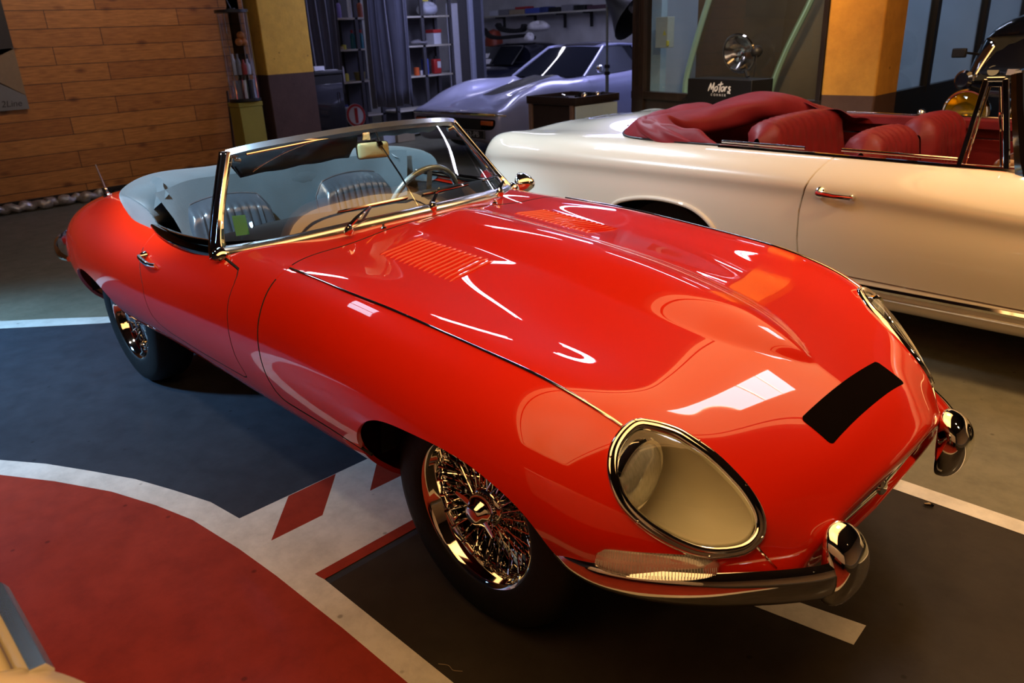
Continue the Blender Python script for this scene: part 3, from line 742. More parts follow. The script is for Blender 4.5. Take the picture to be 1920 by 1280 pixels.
# folded hood
hd=[]; 
def hoodpt(a,v):
    # a: -1..1 across, v around the bundle
    y=.70*math.sin(a*PI/2); xx=-2.20+.36*(1-math.cos(a*PI/2))*1.0*abs(a)**1.2; r=1-.16*abs(a)**3
    th=v*2*PI; lump=.004*math.sin(9*a+2*th)+.003*math.sin(13*a+th*3+1)
    hx=.165*r;hz=.085*r+.010*math.sin(a*9)
    ex=math.copysign(abs(math.cos(th))**.8,math.cos(th)); ez=math.copysign(abs(math.sin(th))**.75,math.sin(th))
    return (xx+(hx+lump)*ex+(-.03*ez), y*(1+.02*ez), .915-.02*abs(a)+(hz+lump*.8)*ez)
rows=[[hoodpt(-1+2*i/48,j/28) for j in range(28)] for i in range(49)]
mb=MB(); mb.grid(rows,closev=True); mb.f.append(tuple(range(28))); mb.f.append(tuple(48*28+k for k in range(28)))
fh=mb.build('folded_hood',M_CLOTH,car,sub=1,ang=180)
# inner slope of hood cover down behind the seats
rows=[]
for i in range(41):
    a=(-1+2*i/40)*.80; y=.66*math.sin(a*PI/2); xx=-2.06+.26*(1-math.cos(a*PI/2))
    rows.append([(xx+.02*k+ (.006*math.sin(a*17+k)),y*(1-.03*k),.975-.05*k-.004*k*k+.006*math.sin(a*11+2*k)) for k in range(7)])
MB().grid(rows).build('hood_cover_flap',M_CLOTH,car,ang=180)
for s in (-1,1):
    rows=[]
    for i in range(13):
        t=i/12; rows.append([])
        for j in range(11):
            v=j/10; x=lerp(-1.90,-2.28,t); y=lerp(.655,.60,t); z=lerp(.955,.862,v)+.05*math.sin(t*PI)*(1-v)
            rows[-1].append((x+.012*math.sin(v*7+t*5),(y-.09*(1-v)**1.5+.030*v*math.sin(t*PI)+.008*math.sin(t*14+v*4))*s,z))
    MB().grid(rows).build('hood_side_flap',M_CLOTH,car,ang=180)
# door handle
for s in (-1,1):
    h=bpy.data.objects.new('door_handle',None); COL.objects.link(h); h.parent=doors[0] if s<0 else doors[1]
    a=onside(-1.700,.775,s,.0); b=onside(-1.560,.768,s,.0)
    P=[(a.x,a.y+.004*s,a.z),(a.x+.004,a.y+.026*s,a.z+.004),(lerp(a.x,b.x,.3),lerp(a.y,b.y,.3)+.036*s,a.z+.004),(lerp(a.x,b.x,.7),lerp(a.y,b.y,.7)+.034*s,b.z+.002),(b.x,b.y+.020*s,b.z)]
    MB().tube(catmull(P,5),[1.1]*8+[.9]*8+[.7]*5,prof=[(-.009,-.005),(-.009,.004),(0,.007),(.009,.004),(.009,-.005)],up=(0,s,0)).build('lever',M_CHR,h,ang=60)
    MB().lathe([(.019,0),(.019,.006),(.013,.016),(.010,.024),(0,.026)],axis=(0,s,.15),org=(a.x-.004,a.y,a.z),n=20).build('escutcheon',M_CHR,h)
# antenna on the rear wing
p=ontop(-2.60,-.585); an=bpy.data.objects.new('antenna',None); COL.objects.link(an); an.parent=car
MB().lathe([(.020,-.002),(.019,.006),(.010,.012),(.009,.030),(.006,.036)],axis=(0,-.12,1),org=tuple(p),n=18).build('antenna_base',M_CHR,an)
MB().tube([tuple(p+Vector((0,-.003,.03))),tuple(p+Vector((-.012,-.018,.145)))],[.0045,.0035],n=10).build('antenna_mast',M_SCHR,an)
# rear bumper quarter
for s in (-1,1):
    path=catmull([(-2.93,.735,.545),(-3.05,.735,.545),(-3.20,.70,.545),(-3.35,.645,.545),(-3.50,.55,.545),(-3.60,.42,.545)],5); n=len(path); rows=[]
    for i,q in enumerate(path):
        t=i/(n-1); h_=lerp(.014,.042,sm(t*2)); d=lerp(.010,.030,sm(t*2)); ox=-.3-.7*t; oy=1-.5*t
        rows.append([(q[0]+ox*u*d,(q[1]+oy*u*d)*s,q[2]+v*h_) for u,v in ((0,1),(.7,.8),(1,.2),(1,-.3),(.7,-.8),(0,-1),(-.4,0))])
    mb=MB(); mb.grid(rows,closev=True); mb.f.append(tuple(range(7))); mb.f.append(tuple((n-1)*7+k for k in range(7))); mb.build('rear_bumper',M_CHR,car,ang=60)
# door mirror on the far side
dm=bpy.data.objects.new('door_mirror',None); COL.objects.link(dm); dm.parent=car
MB().lathe([(0,.075),(.018,.068),(.036,.046),(.047,.018),(.050,0),(.049,-.008),(.045,-.010),(0,-.008)],axis=(.92,.30,.0),org=(-1.31,.862,.832),n=32).build('mirror_shell',M_CHR,dm,ang=60)
MB().tube([(-1.30,.855,.80),(-1.29,.82,.79),(-1.28,.765,.785)],[.008,.007,.014],n=10).build('mirror_stalk',M_CHR,dm)
# column lever knob seen through the screen
MB().tube([(-1.26,.13,.985),(-1.25,.17,1.00)],.008,n=8).build('indicator_knob',M_CHR,swh) if False else None
# things lying in the car
mb=MB(); mb.grid([[(-1.19,-.672,.955),(-1.19,-.672,.955+.0)],[(-1.19,-.672,.955),(-1.19,-.672,.955)]]) if False else None
def quad(P,m,name,parent=None,t=.0012):
    a,b,c3,d=[Vector(p) for p in P]; nn=(b-a).cross(d-a).normalized()*t
    mb=MB(); mb.add([a,b,c3,d,a+nn,b+nn,c3+nn,d+nn],[(0,1,2,3),(7,6,5,4),(0,4,5,1),(1,5,6,2),(2,6,7,3),(3,7,4,0)]); return mb.build(name,m,parent,smooth=False)
tag(quad([(-1.215,-.628,.965),(-1.205,-.585,.962),(-1.175,-.595,.900),(-1.182,-.640,.902)],M_GREEN,'parking_slip'),'small green paper slip standing inside the near corner of the windscreen','paper')
# ================================================================= ROOM
CANOPY=2.75
def nodes(name):
    m=bpy.data.materials.new(name); m.use_nodes=True; nt=m.node_tree; MATS[name]=m; return m,nt,nt.nodes['Principled BSDF'],nt.nodes.new('ShaderNodeTexCoord')
def ramp(nt,fac,stops):
    r=nt.nodes.new('ShaderNodeValToRGB'); e=r.color_ramp.elements
    while len(e)<len(stops): e.new(.5)
    for k,(p,c) in enumerate(stops): e[k].position=p; e[k].color=(*c,1)
    nt.links.new(fac,r.inputs[0]); return r.outputs[0]
def noise(nt,vec,scale,detail=4,rough=.5,mapscale=None):
    if mapscale:
        mp=nt.nodes.new('ShaderNodeMapping'); mp.inputs['Scale'].default_value=mapscale; nt.links.new(vec,mp.inputs[0]); vec=mp.outputs[0]
    n=nt.nodes.new('ShaderNodeTexNoise'); n.inputs['Scale'].default_value=scale; n.inputs['Detail'].default_value=detail; n.inputs['Roughness'].default_value=rough
    nt.links.new(vec,n.inputs['Vector']); return n.outputs['Fac']
def mul(nt,a,b,fac=1.,mode='MULTIPLY'):
    m=nt.nodes.new('ShaderNodeMixRGB'); m.blend_type=mode; m.inputs[0].default_value=fac; nt.links.new(a,m.inputs[1]); nt.links.new(b,m.inputs[2]); return m.outputs[0]
def bumpn(nt,b,h,s=.3,d=.01):
    n=nt.nodes.new('ShaderNodeBump'); n.inputs['Strength'].default_value=s; n.inputs['Distance'].default_value=d; nt.links.new(h,n.inputs['Height']); nt.links.new(n.outputs[0],b.inputs['Normal'])
def floormat(name,c1,c2,rough=(.42,.62),spots=True,bump=.12):
    m,nt,b,tc=nodes(name); v=tc.outputs['Object']
    col=ramp(nt,noise(nt,v,1.3,6,.6),[(.3,c1),(.7,c2)])
    col=mul(nt,col,ramp(nt,noise(nt,v,9,8,.7),[(.35,(.78,.78,.78)),(.6,(1,1,1))]))
    if spots:
        vo=nt.nodes.new('ShaderNodeTexVoronoi'); vo.inputs['Scale'].default_value=7; nt.links.new(v,vo.inputs['Vector'])
        col=mul(nt,col,ramp(nt,vo.outputs['Distance'],[(.035,(.35,.33,.3)),(.07,(1,1,1))]),.7)
        sc=noise(nt,v,6,10,.75,(1,9,1)); col=mul(nt,col,ramp(nt,sc,[(.66,(1,1,1)),(.74,(.72,.72,.72))]),.8)
    nt.links.new(col,b.inputs['Base Color'])
    nt.links.new(ramp(nt,noise(nt,v,4,6,.7),[(.3,(rough[0],)*3),(.7,(rough[1],)*3)]),b.inputs['Roughness'])
    bumpn(nt,b,noise(nt,v,14,6,.6),bump,.004); b.inputs['Specular IOR Level'].default_value=.1; b.inputs['Coat Weight'].default_value=.08; b.inputs['Coat Roughness'].default_value=.18
    return m
M_FL_GREY=floormat('floor_slate',(.032,.037,.048),(.045,.052,.066))
M_FL_BROWN=floormat('floor_brown_grey',(.030,.025,.020),(.044,.036,.029))
M_FL_OLIVE=floormat('floor_olive',(.17,.158,.11),(.21,.195,.14))
M_FL_RED=floormat('floor_red',(.27,.030,.016),(.36,.045,.024))
M_FL_WHITE=floormat('floor_white',(.62,.58,.50),(.74,.71,.64))
XMIN,XMAX,YMIN,YMAX=-14.,6.,-6.5,13.
HC=3.4
def flat(name,poly,z,m,t=.02):
    mb=MB(); n=len(poly); mb.add([(x,y,z) for x,y in poly]+[(x,y,z-t) for x,y in poly],[tuple(range(n)),tuple(range(n,2*n))[::-1]]+[(i,(i+1)%n,n+(i+1)%n,n+i) for i in range(n)])
    return struct(mb.build(name,m,smooth=False))
# base floor: slate paint inside the bay, olive beyond
ZF=0.
flat('floor',[(XMIN,YMIN),(XMAX,YMIN),(XMAX,YMAX),(XMIN,YMAX)],ZF-.004,M_FL_OLIVE,.2)
flat('floor_bay',[(-3.9,-.86),(-3.45,-.40),(-3.1,.2),(-3.0,.74),(3,.74),(3,-6),(-8,-6),(-7,-2.6),(-5.2,-1.55),(-4.4,-1.15)],ZF-.002,M_FL_GREY,.003)
flat('floor_brown',[(-.44,-.40),(-.44,.74),(2.5,.74),(3,-.86),(3,-3),(-.44,-.90)],ZF-.0015,M_FL_BROWN,.003)
# painted lines
bo=[(-3.6,-3.4),(-3.1,-2.35),(-2.7,-1.85),(-2.38,-1.58),(-2.091,-1.369),(-1.911,-1.251),(-1.706,-1.145),(-1.512,-1.051),(-1.319,-0.983),(-1.140,-0.926),(-0.966,-0.904)]
bi=[(2,-.86),(2,-.953),(0.040,-0.953),(-0.249,-0.957),(-0.393,-0.963),(-0.592,-0.970),(-0.806,-0.985),(-1.082,-1.018),(-1.273,-1.069),(-1.490,-1.145),(-1.735,-1.267),(-1.956,-1.400),(-2.25,-1.64),(-2.58,-1.95),(-2.95,-2.42),(-3.45,-3.5)]
flat('floor_band',bo+[(-.965,-.36),(-.50,-.36),(-.50,-.885),(-.467,-.879)]+bi,ZF+.0002,M_FL_WHITE,.003)
flat('floor_red_field',[p for p in bi[2:]]+[(-3.4,-6.3),(2,-6.3),(2,-.953)],ZF+.0001,M_FL_RED,.003)
flat('floor_red_mark',[(-0.962,-0.718),(-0.963,-0.520),(-0.766,-0.700),(-0.767,-0.892)],ZF+.0008,M_FL_RED,.001)
flat('floor_red_mark',[(-0.769,-0.501),(-0.96,-0.325),(-0.766,-.325)],ZF+.0008,M_FL_RED,.001)
flat('floor_red_strip',[(-.511,-.885),(-.511,-.36),(-.466,-.36),(-.467,-.879)],ZF+.0008,M_FL_RED,.001)
flat('floor_line',[(-3.0,.70),(3,.72),(3,.795),(-3.0,.775)],ZF+.0003,M_FL_WHITE,.001)
flat('floor_line',[(-.2,-.14),(.10,-.13),(.785,.005),(.79,-.085),(.4,-.145),(-.2,-.24)],ZF+.0003,M_FL_WHITE,.001)
flat('floor_line',[(-5.6,-1.9),(-4.75,-1.38),(-4.061,-0.905),(-3.840,-0.67),(-3.595,-0.43),(-3.2,.2),(-3.0,.70),(-2.9,.70),(-3.1,.1),(-3.50,-0.50),(-3.710,-0.73),(-3.93,-0.965),(-4.7,-1.5),(-5.5,-2.0)],ZF+.0003,M_FL_WHITE,.001)
# wood clad wall
m,nt,b,tc=nodes('wood_cladding'); geo=nt.nodes.new('ShaderNodeNewGeometry'); sp=nt.nodes.new('ShaderNodeSeparateXYZ'); nt.links.new(geo.outputs['Position'],sp.inputs[0])
cb=nt.nodes.new('ShaderNodeCombineXYZ'); nt.links.new(sp.outputs['Y'],cb.inputs[0]); nt.links.new(sp.outputs['Z'],cb.inputs[1])
br=nt.nodes.new('ShaderNodeTexBrick'); nt.links.new(cb.outputs[0],br.inputs['Vector'])
for k,v in (('Scale',1.),('Mortar Size',.004),('Mortar Smooth',.2),('Brick Width',1.35),('Row Height',.1735),('Bias',0)): br.inputs[k].default_value=v
br.offset=.37; br.offset_frequency=2
br.inputs['Color1'].default_value=(.56,.23,.052,1); br.inputs['Color2'].default_value=(.40,.145,.030,1); br.inputs['Mortar'].default_value=(.05,.018,.006,1)
gr=noise(nt,cb.outputs[0],5,8,.65,(1.2,14,1)); col=mul(nt,br.outputs['Color'],ramp(nt,gr,[(.28,(.42,.36,.30)),(.68,(1,1,1))]))
kn=nt.nodes.new('ShaderNodeTexVoronoi'); mp=nt.nodes.new('ShaderNodeMapping'); mp.inputs['Scale'].default_value=(2.2,4.6,1); nt.links.new(cb.outputs[0],mp.inputs[0]); nt.links.new(mp.outputs[0],kn.inputs['Vector']); kn.inputs['Scale'].default_value=1.3
col=mul(nt,col,ramp(nt,kn.outputs['Distance'],[(.07,(.32,.22,.16)),(.22,(1,1,1))]),.85)
nt.links.new(col,b.inputs['Base Color']); b.inputs['Roughness'].default_value=.42
bumpn(nt,b,br.outputs['Fac'],-.6,.01)
M_WOOD=m
M_WALLD=mat('wall_dark_plaster',(.09,.085,.08),rough=.9,noise=.3,nscale=2,bump=.3,bscale=40)
M_WALLW=mat('wall_white_plaster',(.62,.63,.66),rough=.9,noise=.25,nscale=2.5,bump=.3,bscale=60)
M_WALLC=mat('wall_cream_plaster',(.72,.52,.30),rough=.85,noise=.1,nscale=2,bump=.2,bscale=50)
M_CEIL=mat('ceiling_dark',(.045,.042,.04),rough=.95,noise=.2,nscale=2)
M_CREAMC=mat('ceiling_cream',(.85,.62,.38),rough=.8,noise=.06,nscale=2)
def wallbox(name,x0,x1,y0,y1,z0,z1,m):
    return struct(MB().box(((x0+x1)/2,(y0+y1)/2,(z0+z1)/2),(x1-x0,y1-y0,z1-z0)).build(name,m,smooth=False))
wallbox('wall_back_wood',-8.2,-8.0,YMIN,3.0,0,HC,M_WOOD)
wallbox('wall_back_workshop',XMIN,-9.6,3.0,12.2,0,HC,M_WALLD) if False else None
wallbox('wall_workshop_rear',-13.2,-13.0,2.8,13,0,HC,M_WALLW); wallbox('wall_workshop_side',-13.2,-8.0,2.8,2.95,0,HC,M_WALLD)
wallbox('wall_workshop_far',-13.2,-2.2,11.35,11.55,0,HC,M_WALLW)
wallbox('wall_far_right',-2.2,XMAX,9.5,9.7,0,HC,M_WALLW)
wallbox('wall_right',XMAX,XMAX+.2,YMIN,YMAX,0,HC,M_WALLC)
wallbox('wall_front',-8.2,XMAX,YMIN-.2,YMIN,0,HC,M_WALLD)
wallbox('ceiling',XMIN,XMAX,YMIN,YMAX,HC,HC+.2,M_CEIL)
# warm canopy above the red car, lamplight put in as emission, with daylight panel
cn=thing('lit_canopy','large warm ceiling canopy with lamplight put in as glow above the nose of the red car','lamp',(.42,-.2,2.86))
m,nt,b,tc=nodes('canopy_glow'); v=tc.outputs['Object']
b.inputs['Base Color'].default_value=(.8,.6,.35,1); b.inputs['Emission Strength'].default_value=CANOPY
nt.links.new(ramp(nt,noise(nt,v,.9,3,.5,(1,.45,1)),[(.35,(1,.46,.13)),(.65,(1,.62,.24))]),b.inputs['Emission Color'])
def rr2(hx,hy,r,n=8):
    P=[]
    for cx,cy,a0 in ((hx-r,hy-r,0),(-hx+r,hy-r,PI/2),(-hx+r,-hy+r,PI),(hx-r,-hy+r,1.5*PI)): P+=[(cx+r*math.cos(a0+PI/2*k/n),cy+r*math.sin(a0+PI/2*k/n)) for k in range(n+1)]
    return P
MB().prism(rr2(.90,3.85,.28),.04).build('glowing_panel',m,cn,smooth=False)
MB().prism(rr2(.99,3.94,.34),.05,o=(0,0,.03)).build('canopy_frame',mat('canopy_frame_white',(.7,.6,.45),rough=.6,noise=.05,emit=(1,.8,.5),estr=.0),cn,smooth=False)
MB().tube([(p[0],p[1],-.01) for p in rr2(.80,3.74,.22)],.012,n=6,closed=True).build('canopy_seam',M_FRAME if 'dark_wood_frame' in MATS else mat('canopy_seam_brown',(.25,.12,.05),rough=.7,noise=.1),cn)
for k in range(3): MB().box((.22,2.02+k*.22,-.006),(.44,.20,.008)).build('daylight_panel',mat('daylight_panel_glow',(1,1,1),emit=(.95,.97,1.),estr=13.),cn,smooth=False)
for y in (-3.5,0,3.5): MB().cyl((0,y,.06),(0,y,HC-2.86),.01,n=6).build('hanger_rod',M_CHR,cn)
struct(MB().box((-3.25,-.35,HC-.02),(.40,.70,.02)).build('cool_glow_panel',mat('cool_panel_glow',(1,1,1),emit=(.52,.78,1.),estr=9.),smooth=False))  # unseen glowing panel added to give cabin and chrome cool light
for y in (-.70,-.35,.0): struct(MB().box((-3.25,y,HC-.035),(.44,.03,.03)).build('cool_glow_panel_bar',M_CEIL,smooth=False))
# ochre columns with brown dado
def colmat(name,h,top=(.72,.33,.045),bot=(.075,.036,.026)):
    m,nt,b,tc=nodes(name); g=nt.nodes.new('ShaderNodeNewGeometry'); s=nt.nodes.new('ShaderNodeSeparateXYZ'); nt.links.new(g.outputs['Position'],s.inputs[0])
    mt=nt.nodes.new('ShaderNodeMath'); mt.operation='GREATER_THAN'; mt.inputs[1].default_value=h; nt.links.new(s.outputs['Z'],mt.inputs[0])
    mx=nt.nodes.new('ShaderNodeMixRGB'); nt.links.new(mt.outputs[0],mx.inputs[0]); mx.inputs[1].default_value=(*bot,1); mx.inputs[2].default_value=(*top,1)
    c=mul(nt,mx.outputs[0],ramp(nt,noise(nt,g.outputs['Position'],5,8,.7),[(.3,(.78,.74,.7)),(.6,(1,1,1))]))
    vo=nt.nodes.new('ShaderNodeTexVoronoi'); vo.inputs['Scale'].default_value=6; nt.links.new(g.outputs['Position'],vo.inputs['Vector'])
    c=mul(nt,c,ramp(nt,vo.outputs['Distance'],[(.04,(.35,.25,.2)),(.08,(1,1,1))]),.8)
    nt.links.new(c,b.inputs['Base Color']); b.inputs['Roughness'].default_value=.75; bumpn(nt,b,noise(nt,g.outputs['Position'],18,8,.7),.35,.01); return m
struct(MB().box((-8.15,3.50,HC/2),(.36,.66,HC)).build('column',colmat('ochre_column_paint',1.14,top=(.78,.45,.05)),bevel=.012))
struct(MB().box((-1.235,4.50,HC/2),(.41,.42,HC)).build('column',colmat('ochre_column_paint_right',.955,top=(.80,.36,.04),bot=(.12,.055,.03)),bevel=.015))
# partition between showroom column and workshop opening: dark framed window
M_FRAME=mat('dark_wood_frame',(.035,.022,.016),rough=.4,noise=.4,nscale=6,stretch=(6,6,1),coat=.3)
def beam(name,a,b,w,h,m,parent=None,up=(0,0,1)):
    a=Vector(a);b=Vector(b); return MB().tube([a,b],1,prof=[(-w/2,-h/2),(-w/2,h/2),(w/2,h/2),(w/2,-h/2)],up=up).build(name,m,parent,smooth=False,bevel=.003)
A=Vector((-3.60,4.88,0)); Bq=Vector((-1.47,4.42,0)); dW=(Bq-A).normalized()
win=bpy.data.objects.new('window_2',None); COL.objects.link(win); win['kind']='structure'
def onW(t,z,o=0.): p=A+(Bq-A)*t; nrm=Vector((dW.y,-dW.x,0)); return (p.x+nrm.x*o,p.y+nrm.y*o,z)
for z,w in ((.895,.07),(2.6,.1)): beam('frame_rail',onW(-.03,z-.03),onW(1.0,z-.03),.09,w,M_FRAME,win)
MB().tube([onW(.015,0),onW(.015,2.6)],1,prof=[(-.085,-.05),(-.085,.05),(.085,.05),(.085,-.05)],up=tuple(Vector((dW.y,-dW.x,0)))).build('frame_post',M_FRAME,win,smooth=False,bevel=.004)
MB().tube([onW(.985,0),onW(.985,2.6)],1,prof=[(-.022,-.04),(-.022,.04),(.022,.04),(.022,-.04)],up=tuple(Vector((dW.y,-dW.x,0)))).build('frame_post',M_FRAME,win,smooth=False,bevel=.004)
mb=MB(); mb.tube([onW(-.02,.42),onW(1.,.42)],1,prof=[(-.02,-.42),(-.02,.42),(.02,.42),(.02,-.42)],up=(0,0,1)); mb.build('parapet_panel',M_FRAME,win,smooth=False)
mb=MB(); mb.tube([onW(.05,1.74),onW(.97,1.74)],1,prof=[(-.004,-.85),(-.004,.85),(.004,.85),(.004,-.85)],up=(0,0,1)); mb.build('pane',glassmat('showroom_glass',(.9,.93,.92)),win,smooth=False)
for k in range(3): MB().tube([onW(.0+.010*k*1.2,.95,.055),onW(.0+.010*k*1.2,2.55,.055)],.004,n=6).build('frame_bead',M_FRAME,win)
# gridded partition on the right (runs away from the column)
g=bpy.data.objects.new('window_3',None); COL.objects.link(g); g['kind']='structure'
M_BLKF=mat('black_steel_frame',(.012,.012,.014),rough=.45,noise=.2)
MB().box((-1.06,7.05,.475),(.05,4.7,.95)).build('parapet_panel',M_BLKF,g,smooth=False)
for y in (5.37,6.62,7.9,9.2): MB().box((-1.06,y,1.9),(.06,.075,2.0)).build('mullion',M_BLKF,g,smooth=False)
MB().box((-1.06,7.05,2.9),(.06,4.7,.1)).build('frame_rail',M_BLKF,g,smooth=False)
MB().box((-1.06,7.05,1.9),(.008,4.6,1.9)).build('pane',glassmat('partition_glass',(.8,.87,.92)),g,smooth=False)
MPB=mat('wall_pale_blue',(.50,.56,.62),rough=.7,noise=.12,nscale=1.5)
_a=Vector((-3.64,4.95,HC/2)); _b=Vector((-5.05,6.95,HC/2)); _d=_b-_a
struct(MB().box(tuple((_a+_b)/2),(_d.length,.06,HC),Matrix.Rotation(math.atan2(_d.y,_d.x),3,'Z')).build('wall_office_side',MPB,smooth=False))
wallbox('wall_office_rear',-5.1,-1.0,9.45,9.55,0,HC,MPB); wallbox('wall_office_far',-5.15,-5.05,6.95,9.5,0,HC,MPB)
# baseboard and crumpled silver wrapping along the wood wall
struct(MB().box((-7.98,.92,.05),(.035,4.1,.10)).build('baseboard_back',M_BLK,smooth=False))
rnd=random.Random(5); P=[];R_=[]
for k in range(80):
    y=-1.1+2.05*k/79; P.append((-7.86+.02*math.sin(k*.7),y,.055+.012*math.sin(k*1.3))); R_.append(.038+.016*rnd.random()+.008*math.sin(k*.9))
tag(MB().tube(P,R_,n=10).build('wrapped_pipe',mat('crumpled_foil',(.55,.50,.46),rough=.38,metal=.6,noise=.5,nscale=25,bump=.8,bscale=25)),'long crumpled silver wrapped pipe lying along the foot of the wood wall','pipe')
tag(MB().tube([(-7.80,1.05,.05),(-7.78,1.7,.05),(-7.80,2.5,.05)],.045,n=10).build('dark_pipe',M_RUB),'dark pipe on the floor beyond the silver wrapping at the wood wall','pipe')
tag(MB().box((-7.93,.50,.62),(.018,.03,.02)).build('x',M_BLK),'x','x') if False else None
# thin pole leaning in the corner
tag(MB().tube([(-7.93,2.60,1.0),(-7.90,2.53,.0)],.013,n=10).build('pole',M_FRAME),'thin dark pole standing against the wood wall beside the glass display case','pole')
# ================================================================= CREAM CONVERTIBLE
M_CREAM=mat('cream_paint',(.72,.66,.55),rough=.28,coat=1.,coatr=.02,noise=.02,nscale=3)
M_REDL=mat('red_leather',(.20,.014,.015),rough=.45,noise=.28,nscale=10,bump=.45,bscale=28,spec=.3)
M_REDL2=mat('red_leather_cover',(.21,.016,.022),rough=.5,noise=.2,nscale=6,bump=.35,bscale=22,spec=.28)
YC=2.55
cc=thing('convertible_car','cream open four-seat convertible with red leather cabin parked behind the red car','car')
MR=[ # x, [(w,z)...]
 (-2.47,[(0,.62),(.30,.62),(.52,.62),(.66,.62),(.74,.62),(.78,.61),(.77,.58),(.765,.52),(.74,.44),(.70,.40),(.4,.38),(0,.38)]),
 (-2.462,[(0,.76),(.33,.76),(.58,.755),(.73,.75),(.81,.735),(.85,.69),(.845,.60),(.84,.50),(.815,.38),(.76,.33),(.5,.30),(0,.30)]),
 (-2.435,[(0,.855),(.35,.855),(.61,.858),(.765,.864),(.835,.84),(.872,.765),(.868,.67),(.86,.52),(.835,.38),(.78,.30),(.55,.26),(0,.26)]),
 (-2.38,[(0,.90),(.35,.898),(.62,.893),(.775,.902),(.855,.872),(.895,.778),(.888,.68),(.88,.53),(.855,.385),(.80,.29),(.57,.24),(0,.24)]),
 (-2.20,[(0,.938),(.35,.93),(.62,.912),(.778,.913),(.872,.876),(.915,.785),(.906,.69),(.90,.54),(.872,.39),(.82,.285),(.58,.23),(0,.23)]),
 (-1.90,[(0,.975),(.35,.96),(.62,.928),(.778,.918),(.880,.878),(.926,.790),(.915,.70),(.908,.54),(.88,.40),(.835,.29),(.60,.23),(0,.22)]),
 (-1.55,[(0,.99),(.35,.972),(.62,.938),(.775,.920),(.882,.878),(.930,.792),(.919,.70),(.912,.54),(.88,.40),(.84,.29),(.60,.23),(0,.22)]),
 (-1.1,[(0,.985),(.35,.97),(.62,.938),(.775,.920),(.882,.876),(.930,.791),(.922,.70),(.914,.54),(.88,.40),(.84,.29),(.60,.23),(0,.22)]),
 (-.5,[(0,.975),(.35,.965),(.62,.938),(.775,.918),(.882,.873),(.930,.788),(.920,.69),(.912,.54),(.88,.40),(.84,.29),(.60,.23),(0,.22)]),
 (.1,[(0,.97),(.35,.96),(.62,.935),(.775,.912),(.882,.860),(.930,.770),(.920,.67),(.912,.53),(.88,.39),(.84,.29),(.60,.23),(0,.22)]),
 (.7,[(0,.965),(.35,.955),(.62,.93),(.775,.905),(.880,.845),(.928,.735),(.918,.64),(.91,.52),(.88,.39),(.84,.29),(.60,.23),(0,.22)]),
 (1.3,[(0,.95),(.35,.93),(.62,.89),(.775,.88),(.870,.83),(.922,.72),(.912,.62),(.905,.52),(.88,.39),(.84,.29),(.60,.23),(0,.22)]),
 (1.9,[(0,.90),(.35,.88),(.62,.83),(.77,.84),(.86,.80),(.91,.70),(.90,.60),(.89,.50),(.87,.39),(.83,.29),(.60,.23),(0,.22)]),
 (2.35,[(0,.84),(.35,.82),(.60,.78),(.73,.79),(.80,.76),(.84,.68),(.83,.58),(.82,.48),(.80,.38),(.77,.30),(.5,.25),(0,.25)]),
]
def grid_from_rows(rows,nu,nv,knots_v=None):
    G=np.array([[(x,w_,z) for w_,z in sec] for x,sec in rows],float)
    C=G.shape[1]; ring=np.concatenate([G,G[:,C-2:0:-1]*np.array([1,-1,1])],1); n=ring.shape[1]
    d=np.linalg.norm(np.roll(ring,-1,1)-ring,axis=2)[2:-2].mean(0); tv=np.r_[0,np.cumsum(d)]; half=tv[C-1]
    qv=np.linspace(0,half,nv); du=np.linalg.norm(np.diff(G[:,:C-3],axis=0),axis=2).mean(1); tu=np.r_[0,np.cumsum(du)]; qu=np.linspace(0,tu[-1],nu)
    Gu=natspline(tu,ring,qu); S_=np.stack([perspline(tv,Gu[i],qv) for i in range(nu)],0); S_[:,0,1]=0;S_[:,-1,1]=0
    N_=np.cross(np.gradient(S_,axis=1),np.gradient(S_,axis=0)); N_[:,0,1]=0;N_[:,-1,1]=0; N_/=np.linalg.norm(N_,axis=2)[...,None]+1e-12
    if N_[nu//2,0,2]<0: N_=-N_
    V_=S_.reshape(-1,3); F_=[(i*nv+j,(i+1)*nv+j,(i+1)*nv+j+1,i*nv+j+1) for i in range(nu-1) for j in range(nv-1)]
    k=F_[nv*(nu//2)+10]; 
    if np.cross(V_[k[1]]-V_[k[0]],V_[k[2]]-V_[k[0]])@N_.reshape(-1,3)[k[0]]<0: F_=[f[::-1] for f in F_]
    return PM(V_,N_.reshape(-1,3),F_)
MR=[(x,s_[:6]+[(s_[5][0]-.006,s_[5][1]-.018)]+s_[6:]) if k>1 else (x,s_[:6]+[((s_[5][0]+s_[6][0])/2,(s_[5][1]+s_[6][1])/2)]+s_[6:]) for k,(x,s_) in enumerate(MR)]
mb_=grid_from_rows(MR,190,150)
bv2=BVHTree.FromPolygons([Vector(p) for p in mb_.V],mb_.F)
def mtop(x,w_): h=bv2.ray_cast(Vector((x,abs(w_),2)),Vector((0,0,-1))); return h[0]
def mside(x,z): h=bv2.ray_cast(Vector((x,2,z)),Vector((0,-1,0))); return h[0]
def toW(p,near=True): return (p[0],YC-p[1] if near else YC+p[1],p[2])
sd=lambda p,poly: np.where(p.V[:,1]>.4,poly_sdf(p.V[:,[0,2]],poly),1.)
arch=catmull([(-1.46,.10),(-1.45,.33),(-1.42,.47),(-1.35,.585),(-1.235,.630),(-1.10,.650),(-.96,.648),(-.83,.622),(-.73,.555),(-.675,.45),(-.655,.33),(-.65,.10)],6)
archf=catmull([(1.25,.10),(1.26,.40),(1.35,.58),(1.5,.66),(1.75,.66),(1.9,.58),(2.0,.40),(2.02,.10)],6)
_,mb_=mb_.split(sd(mb_,arch)); _,mb_=mb_.split(sd(mb_,archf))
